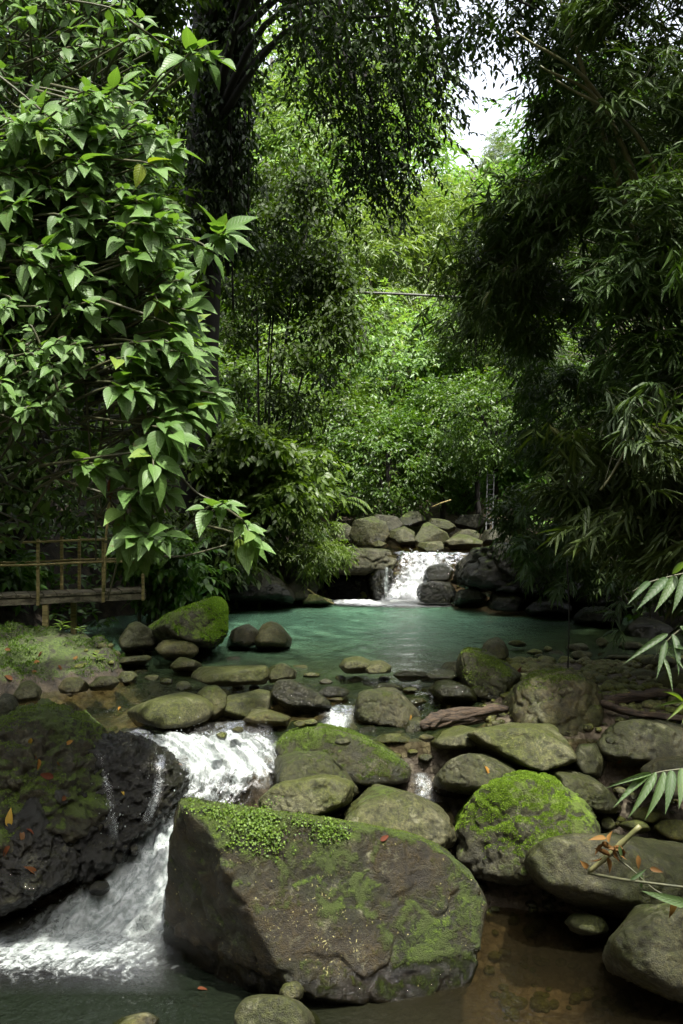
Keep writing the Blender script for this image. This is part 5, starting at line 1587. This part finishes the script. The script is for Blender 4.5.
for off, pxs in ((.05, (46, -90)), (.40, (78, -40))):
    for pxp in pxs:
        t = tt(pxp); c = along(t, off)
        mb = MB(); beam(mb, (c[0], c[1], -.35), (c[0], c[1], c[2] - .09), .075, .075); mb.build('support', M['wood'], fb, a0, False)
# leaning old sign post / stem at the bridge end
mb = MB(); mb.add(*tube(curve([at(104, 592, 14.0), at(106, 540, 13.9), at(112, 470, 13.8)], 10), np.linspace(.022, .016, 11), 7))
tag(mb.build('pole', M['wood'], None, at(104, 592, 14.0)), 'thin upright pole at the right end of the footbridge railing', 'pole')

# ------------------------------------------------------------------ driftwood, branches
def log(label, pts, r0, r1, seed, strands=1, name='driftwood_log', group=None, spread=.0, mat='driftwood'):
    rs = np.random.RandomState(seed)
    P = [at(*p_) for p_ in pts]
    base = P[0]
    mb = MB()
    for k in range(strands):
        off = rs.normal(0, spread, (len(P), 3))
        pth = curve(np.array(P) + off, 24)
        rr = np.linspace(r0, r1, len(pth)) * (.8 if k == 0 else rs.uniform(.22, .5))
        rr[0] *= .6; rr[-1] *= .7
        mb.add(*tube(pth + np.stack([0 * rr, .4 * rr * fbm(pth * 6 + k, 2), .5 * rr * fbm(pth * 6 + 9 + k, 2)], -1), rr, 12, .9, seed + k))
    return tag(mb.build(name, M[mat], None, base), label, 'driftwood', group)


log('split weathered driftwood log lying behind the slabs', [(424, 730, 9.95), (440, 721, 10.05), (470, 714, 10.15), (508, 711, 10.3)], .10, .06, 3, 7, spread=.045)
log('long thin branch lying across the right of the boulders', [(600, 703, 9.95), (625, 710, 9.9), (655, 716, 9.9), (720, 722, 9.9)], .045, .035, 5, 1, name='branch')
log('weathered split log on the gravel behind the long branch', [(598, 706, 10.35), (625, 700, 10.4), (660, 697, 10.5), (705, 700, 10.6)], .07, .05, 6, 4, spread=.04)
log('bare stick leaning over the boulder pile above the fall', [(432, 507, 21.5), (441, 503, 21.4), (451, 500, 21.3)], .022, .016, 7, 1, name='stick', mat='wood')
log('thin stick slanting at the left foot of the waterfall bank', [(306, 588, 18.0), (318, 596, 17.9), (334, 604, 17.8)], .02, .015, 8, 1, name='stick', mat='wood')
# fallen bamboo branch, lower right
base = at(589, 872, 6.25)
root = empty('fallen_branch', base, 'fallen green branch with dead curled leaves over the dark boulder', 'branch')
mb = MB(); pth = curve([at(589, 872, 6.25), at(612, 852, 6.2), at(640, 826, 6.15)], 12)
rr = np.full(len(pth), .016); rr[4] = .021; rr[8] = .020
mb.add(*tube(pth, rr, 9)); mb.build('cane', M['culm'], root, base)
mb = MB(); mb.add(*tube(curve([at(588, 873, 6.25), at(620, 879, 6.1), at(650, 883, 6.0), at(700, 889, 5.9)], 14), np.linspace(.010, .007, 15), 6))
mb.add(*tube(curve([at(612, 855, 6.2), at(630, 868, 6.1), at(655, 890, 6.05), at(680, 900, 6.0)], 14), np.linspace(.006, .004, 15), 6))
mb.build('twig', M['twig'], root, base)
lf = MB()
rs = np.random.RandomState(8); n = 14
P = np.array([at(rs.uniform(600, 626), rs.uniform(838, 858), 6.15) for _ in range(n)])
leaves(lf, P, rs.normal(0, 1, (n, 3)) + [0, 0, -.3], rs.normal(0, 1, (n, 3)), rs.uniform(.07, .12, n), .035, T_OVATE)
P = np.array([at(673, 898, 6.0), at(588, 868, 6.22), at(638, 855, 6.1), at(650, 868, 6.1)])
leaves(lf, P, np.array([[-.05, 0, -1], [-.5, -.2, .5], [0, -.2, -.8], [.6, -.3, -.1]]), np.array([[0, -1, .1]] * 4) + rs.normal(0, .2, (4, 3)), [.14, .07, .09, .08], [.05, .035, .03, .03], T_OVATE)
lf.build('dead_leaves', M['dry'], root, base)
lf = MB()
P = np.array([at(640, 872, 6.08), at(619, 845, 6.12), at(630, 880, 6.05), at(690, 905, 5.9)])
leaves(lf, P, np.array([[.1, -.1, -1], [.2, -.1, -1], [.8, -.2, .6], [-1, -.2, .35]]), np.array([[0, -1, .3]] * 4), [.11, .10, .12, .30], [.03, .025, .025, .06], T_LANCE)
lf.build('green_leaves', M['bamboo_lit'], root, base)

# ------------------------------------------------------------------ cable, ladder, line
mb = MB(); mb.add(*tube(curve([at(150, 270, 21), at(320, 289, 20.6), at(400, 294, 20.4), at(500, 297, 20.2), at(640, 285, 19.8)], 40), .026, 7))
tag(mb.build('cable', M['cable']), 'thin sagging cable strung across the valley above the stream', 'cable')
base = at(489, 530, 21.2); root = empty('ladder', base, 'narrow grey ladder standing in the shade beyond the waterfall', 'ladder')
for px in (487, 493.5):
    mb = MB(); beam(mb, at(px - 1, 532, 21.1), at(px + .5, 471, 21.5), .024, .024); mb.build('rail', M['metal'], root, base, False)
for i in range(11):
    y = 475 + i * 4.9; d_ = 21.47 - i * .032
    mb = MB(); mb.add(*tube([at(487.2 - (i * .1), y, d_), at(493.6 - (i * .1), y, d_)], .011, 6)); mb.build('rung', M['metal'], root, base)
mb = MB(); mb.add(*tube(curve([at(567, 560, 11.9), at(569, 610, 11.9), at(568, 668, 11.9)], 12), .008, 6))
tag(mb.build('vine', M['bark'], None, at(567, 560, 11.9)), 'thin dark hanging vine before the pool, left of the gravel bar', 'vine')

# ------------------------------------------------------------------ fallen leaves resting on what lies below them
bpy.context.view_layer.update()
dg = bpy.context.evaluated_depsgraph_get()


def hit(px, py):
    d = norm(at(px, py, 1.0) - CAM)
    o_ = Vector(CAM + d * 6.3)
    ok, loc, nor, *_ = scene.ray_cast(dg, o_, Vector(d))
    return (np.array(loc), np.array(nor)) if ok else (None, None)


LV = [(486, 769, 'yellow', .10, 'upright yellow leaf on the low dark boulder'),
      (10, 817, 'yellow', .15, 'large orange leaf on the dark ledge at the left edge'),
      (46, 776, 'red', .13, 'long reddish leaf on the mossy hump of the ledge'),
      (38, 765, 'yellow', .10, 'yellow brown leaf above the long reddish one'),
      (30, 742, 'yellow', .08, 'pale yellow leaf high on the mossy hump'),
      (34, 756, 'dry', .07, 'brown leaf between the yellow leaves of the ledge'),
      (60, 764, 'yellow', .06, 'small yellow leaf at the right of the leaf litter'),
      (70, 742, 'yellow', .08, 'straw coloured leaf alone on the mossy hump'),
      (123, 794, 'yellow', .06, 'small yellow leaf on the black wet ledge'),
      (30, 870, 'red', .12, 'dark red leaf low on the ledge'),
      (22, 838, 'dry', .10, 'brown leaf under the large orange leaf'),
      (30, 832, 'red', .09, 'reddish leaf in the shade of the ledge'),
      (6, 852, 'red', .11, 'rust coloured leaf low at the left edge'),
      (64, 798, 'red', .09, 'dull red leaf beside the round cobble'),
      (8, 677, 'red', .12, 'rust leaf at the left of the mossy bank'),
      (36, 663, 'dry', .12, 'tan leaf in the cluster on the mossy bank'),
      (34, 672, 'dry', .11, 'pinkish brown leaf in the cluster on the mossy bank'),
      (40, 655, 'red', .10, 'topmost leaf of the cluster on the mossy bank'),
      (60, 669, 'red', .10, 'orange brown leaf in the middle of the mossy bank'),
      (76, 658, 'dry', .10, 'brown leaf near the low leafy seedling'),
      (9, 650, 'dry', .10, 'pale leaf at the upper left of the mossy bank'),
      (385, 838, 'red', .09, 'reddish leaf on the back of the foreground boulder'),
      (119, 709, 'yellow', .07, 'yellow leaf floating beside the oval boulder'),
      (180, 765, 'yellow', .05, 'tiny yellow leaf at the edge of the cascade'),
      (628, 693, 'yellow', .09, 'yellow leaf on the gravel bar'),
      (600, 655, 'red', .10, 'red leaf among the stones of the gravel bar'),
      (520, 670, 'red', .10, 'red brown leaf by the white pebble'),
      (410, 718, 'yellow', .06, 'orange leaf by the end of the driftwood'),
      (203, 990, 'red', .08, 'dark red leaf in the water beside the foreground boulder'),
      (620, 760, 'dry', .10, 'pale brown leaf beside the large dark boulder'),
      (570, 905, 'dry', .07, 'dead leaf in the shadowed gravel gap')]
rs = np.random.RandomState(121)
for px, py, mt, L, lab in LV:
    p_, n_ = hit(px, py)
    if p_ is None: continue
    a = norm(np.cross(n_, norm(rs.normal(size=3))))
    if lab.startswith('upright'): a = norm(np.array([.1, 0, 1.]) - n_ * n_[2])
    mb = MB()
    nn_ = n_ + rs.normal(0, .15, 3)
    leaves(mb, (p_ + n_ * .012 - a * L * .5)[None], a[None], nn_[None], L, L * .42, T_OVATE)
    tag(mb.build('fallen_leaf', M[mt], None, p_), lab, 'leaf', 'fallen leaves')

# thin trickles running down the face of the wet ledge
def trickle(path, w, seed, foam):
    st = []
    for (x, y), f_ in zip(path, foam):
        p_, n_ = hit(x, y)
        if p_ is None: continue
        st.append((x - w, y, x + w, y, p_[1] - .035, f_))
    if len(st) > 2: flow('side_trickle', st, nu=26, nv=60, amp=.03, drops=30, dsize=.005, edge_soft=.05, seed=seed)


trickle([(98, 750), (103, 764), (104, 778), (109, 790), (108, 806), (113, 818), (112, 832), (118, 844)], 6, 2, [.15, .32, .40, .28, .45, .40, .55, .6])
trickle([(160, 752), (158, 764), (162, 776), (156, 788), (154, 800), (148, 814), (145, 826)], 8, 3, [.2, .42, .36, .52, .45, .6, .65])
trickle([(182, 754), (184, 764), (186, 776), (182, 790)], 7, 10, [.3, .45, .5, .5])
trickle([(387, 566), (387, 574), (386, 582), (386, 590), (386, 598)], 2.6, 13, [.6, .7, .75, .8, .8])
# creeping round leaved plants on the top of the foreground boulder: part of it
rs = np.random.RandomState(131)
o = ROCKS['hero'][0]
Pq, Nq = [], []
for (cx, cy, sx, sy, n_) in [(222, 812, 10, 4, 60), (252, 820, 14, 8, 170), (263, 832, 9, 9, 110), (276, 842, 6, 7, 40), (331, 832, 9, 6, 110), (303, 822, 9, 3, 30), (195, 806, 10, 3, 20), (238, 842, 6, 6, 20)]:
    for _ in range(n_):
        p_, n2_ = hit(rs.normal(cx, sx), rs.normal(cy, sy))
        if p_ is not None and 6.5 < p_[1] < 8.6: Pq.append(p_); Nq.append(n2_)
Pq, Nq = np.array(Pq), np.array(Nq)
mb = MB()
for k in range(7):
    P = Pq + rs.normal(0, .016, Pq.shape)
    A = Nq * .5 + rs.normal(0, .6, Pq.shape) + [0, -.1, -.1]
    S = rs.uniform(.010, .022, len(P))
    leaves(mb, P, A, Nq + rs.normal(0, .4, Pq.shape) + [0, 0, .4], S, S * .8, T_MID)
mb.build('creeping_plant', M['creeper'], o, np.array(o.location))

# ------------------------------------------------------------------ light, sky, camera
EL, AZ = 70.0, 150.0      # sun elevation; azimuth measured from +Y clockwise (towards +X)
w = bpy.data.worlds.new('World'); scene.world = w; w.use_nodes = True
nt = w.node_tree
sky = nt.nodes.new('ShaderNodeTexSky'); sky.sky_type = 'NISHITA'; sky.sun_disc = False
sky.sun_elevation = math.radians(EL); sky.sun_rotation = math.radians(AZ)
sky.air_density = 1.0; sky.dust_density = 5.0; sky.ozone_density = 1.0
bg = nt.nodes['Background']; bg.inputs['Strength'].default_value = .15
hz = nt.nodes.new('ShaderNodeHueSaturation'); hz.inputs['Saturation'].default_value = .35; hz.inputs['Value'].default_value = 1.35   # bright milky tropical sky
nt.links.new(sky.outputs[0], hz.inputs['Color']); nt.links.new(hz.outputs[0], bg.inputs[0])
sd = Vector((math.sin(math.radians(AZ)) * math.cos(math.radians(EL)), math.cos(math.radians(AZ)) * math.cos(math.radians(EL)), math.sin(math.radians(EL))))
ld = bpy.data.lights.new('sun', 'SUN'); ld.energy = 3.5; ld.angle = math.radians(1.0); ld.color = (1, .96, .88)
lo = bpy.data.objects.new('sun', ld); COL.objects.link(lo); lo.rotation_euler = (-sd).to_track_quat('-Z', 'Y').to_euler(); lo.location = (0, 0, 30)

cd = bpy.data.cameras.new('camera'); cam = bpy.data.objects.new('camera', cd); COL.objects.link(cam)
cam.location = (0, 0, H); cam.rotation_euler = (math.pi / 2, 0, 0)
cd.sensor_fit = 'VERTICAL'; cd.sensor_height = 36; cd.sensor_width = 24
cd.lens = F / 1024 * 36; cd.shift_y = -(512 - HY) / 1024; cd.clip_end = 600; cd.clip_start = .05
scene.camera = cam
scene.view_settings.view_transform = 'Standard'; scene.view_settings.look = 'None'
scene.view_settings.exposure = 1.5; scene.view_settings.gamma = 1
cy = scene.cycles
cy.max_bounces = 6; cy.diffuse_bounces = 3; cy.glossy_bounces = 3; cy.transmission_bounces = 4; cy.transparent_max_bounces = 12
cy.caustics_reflective = False; cy.caustics_refractive = False
cy.sample_clamp_indirect = 6.0
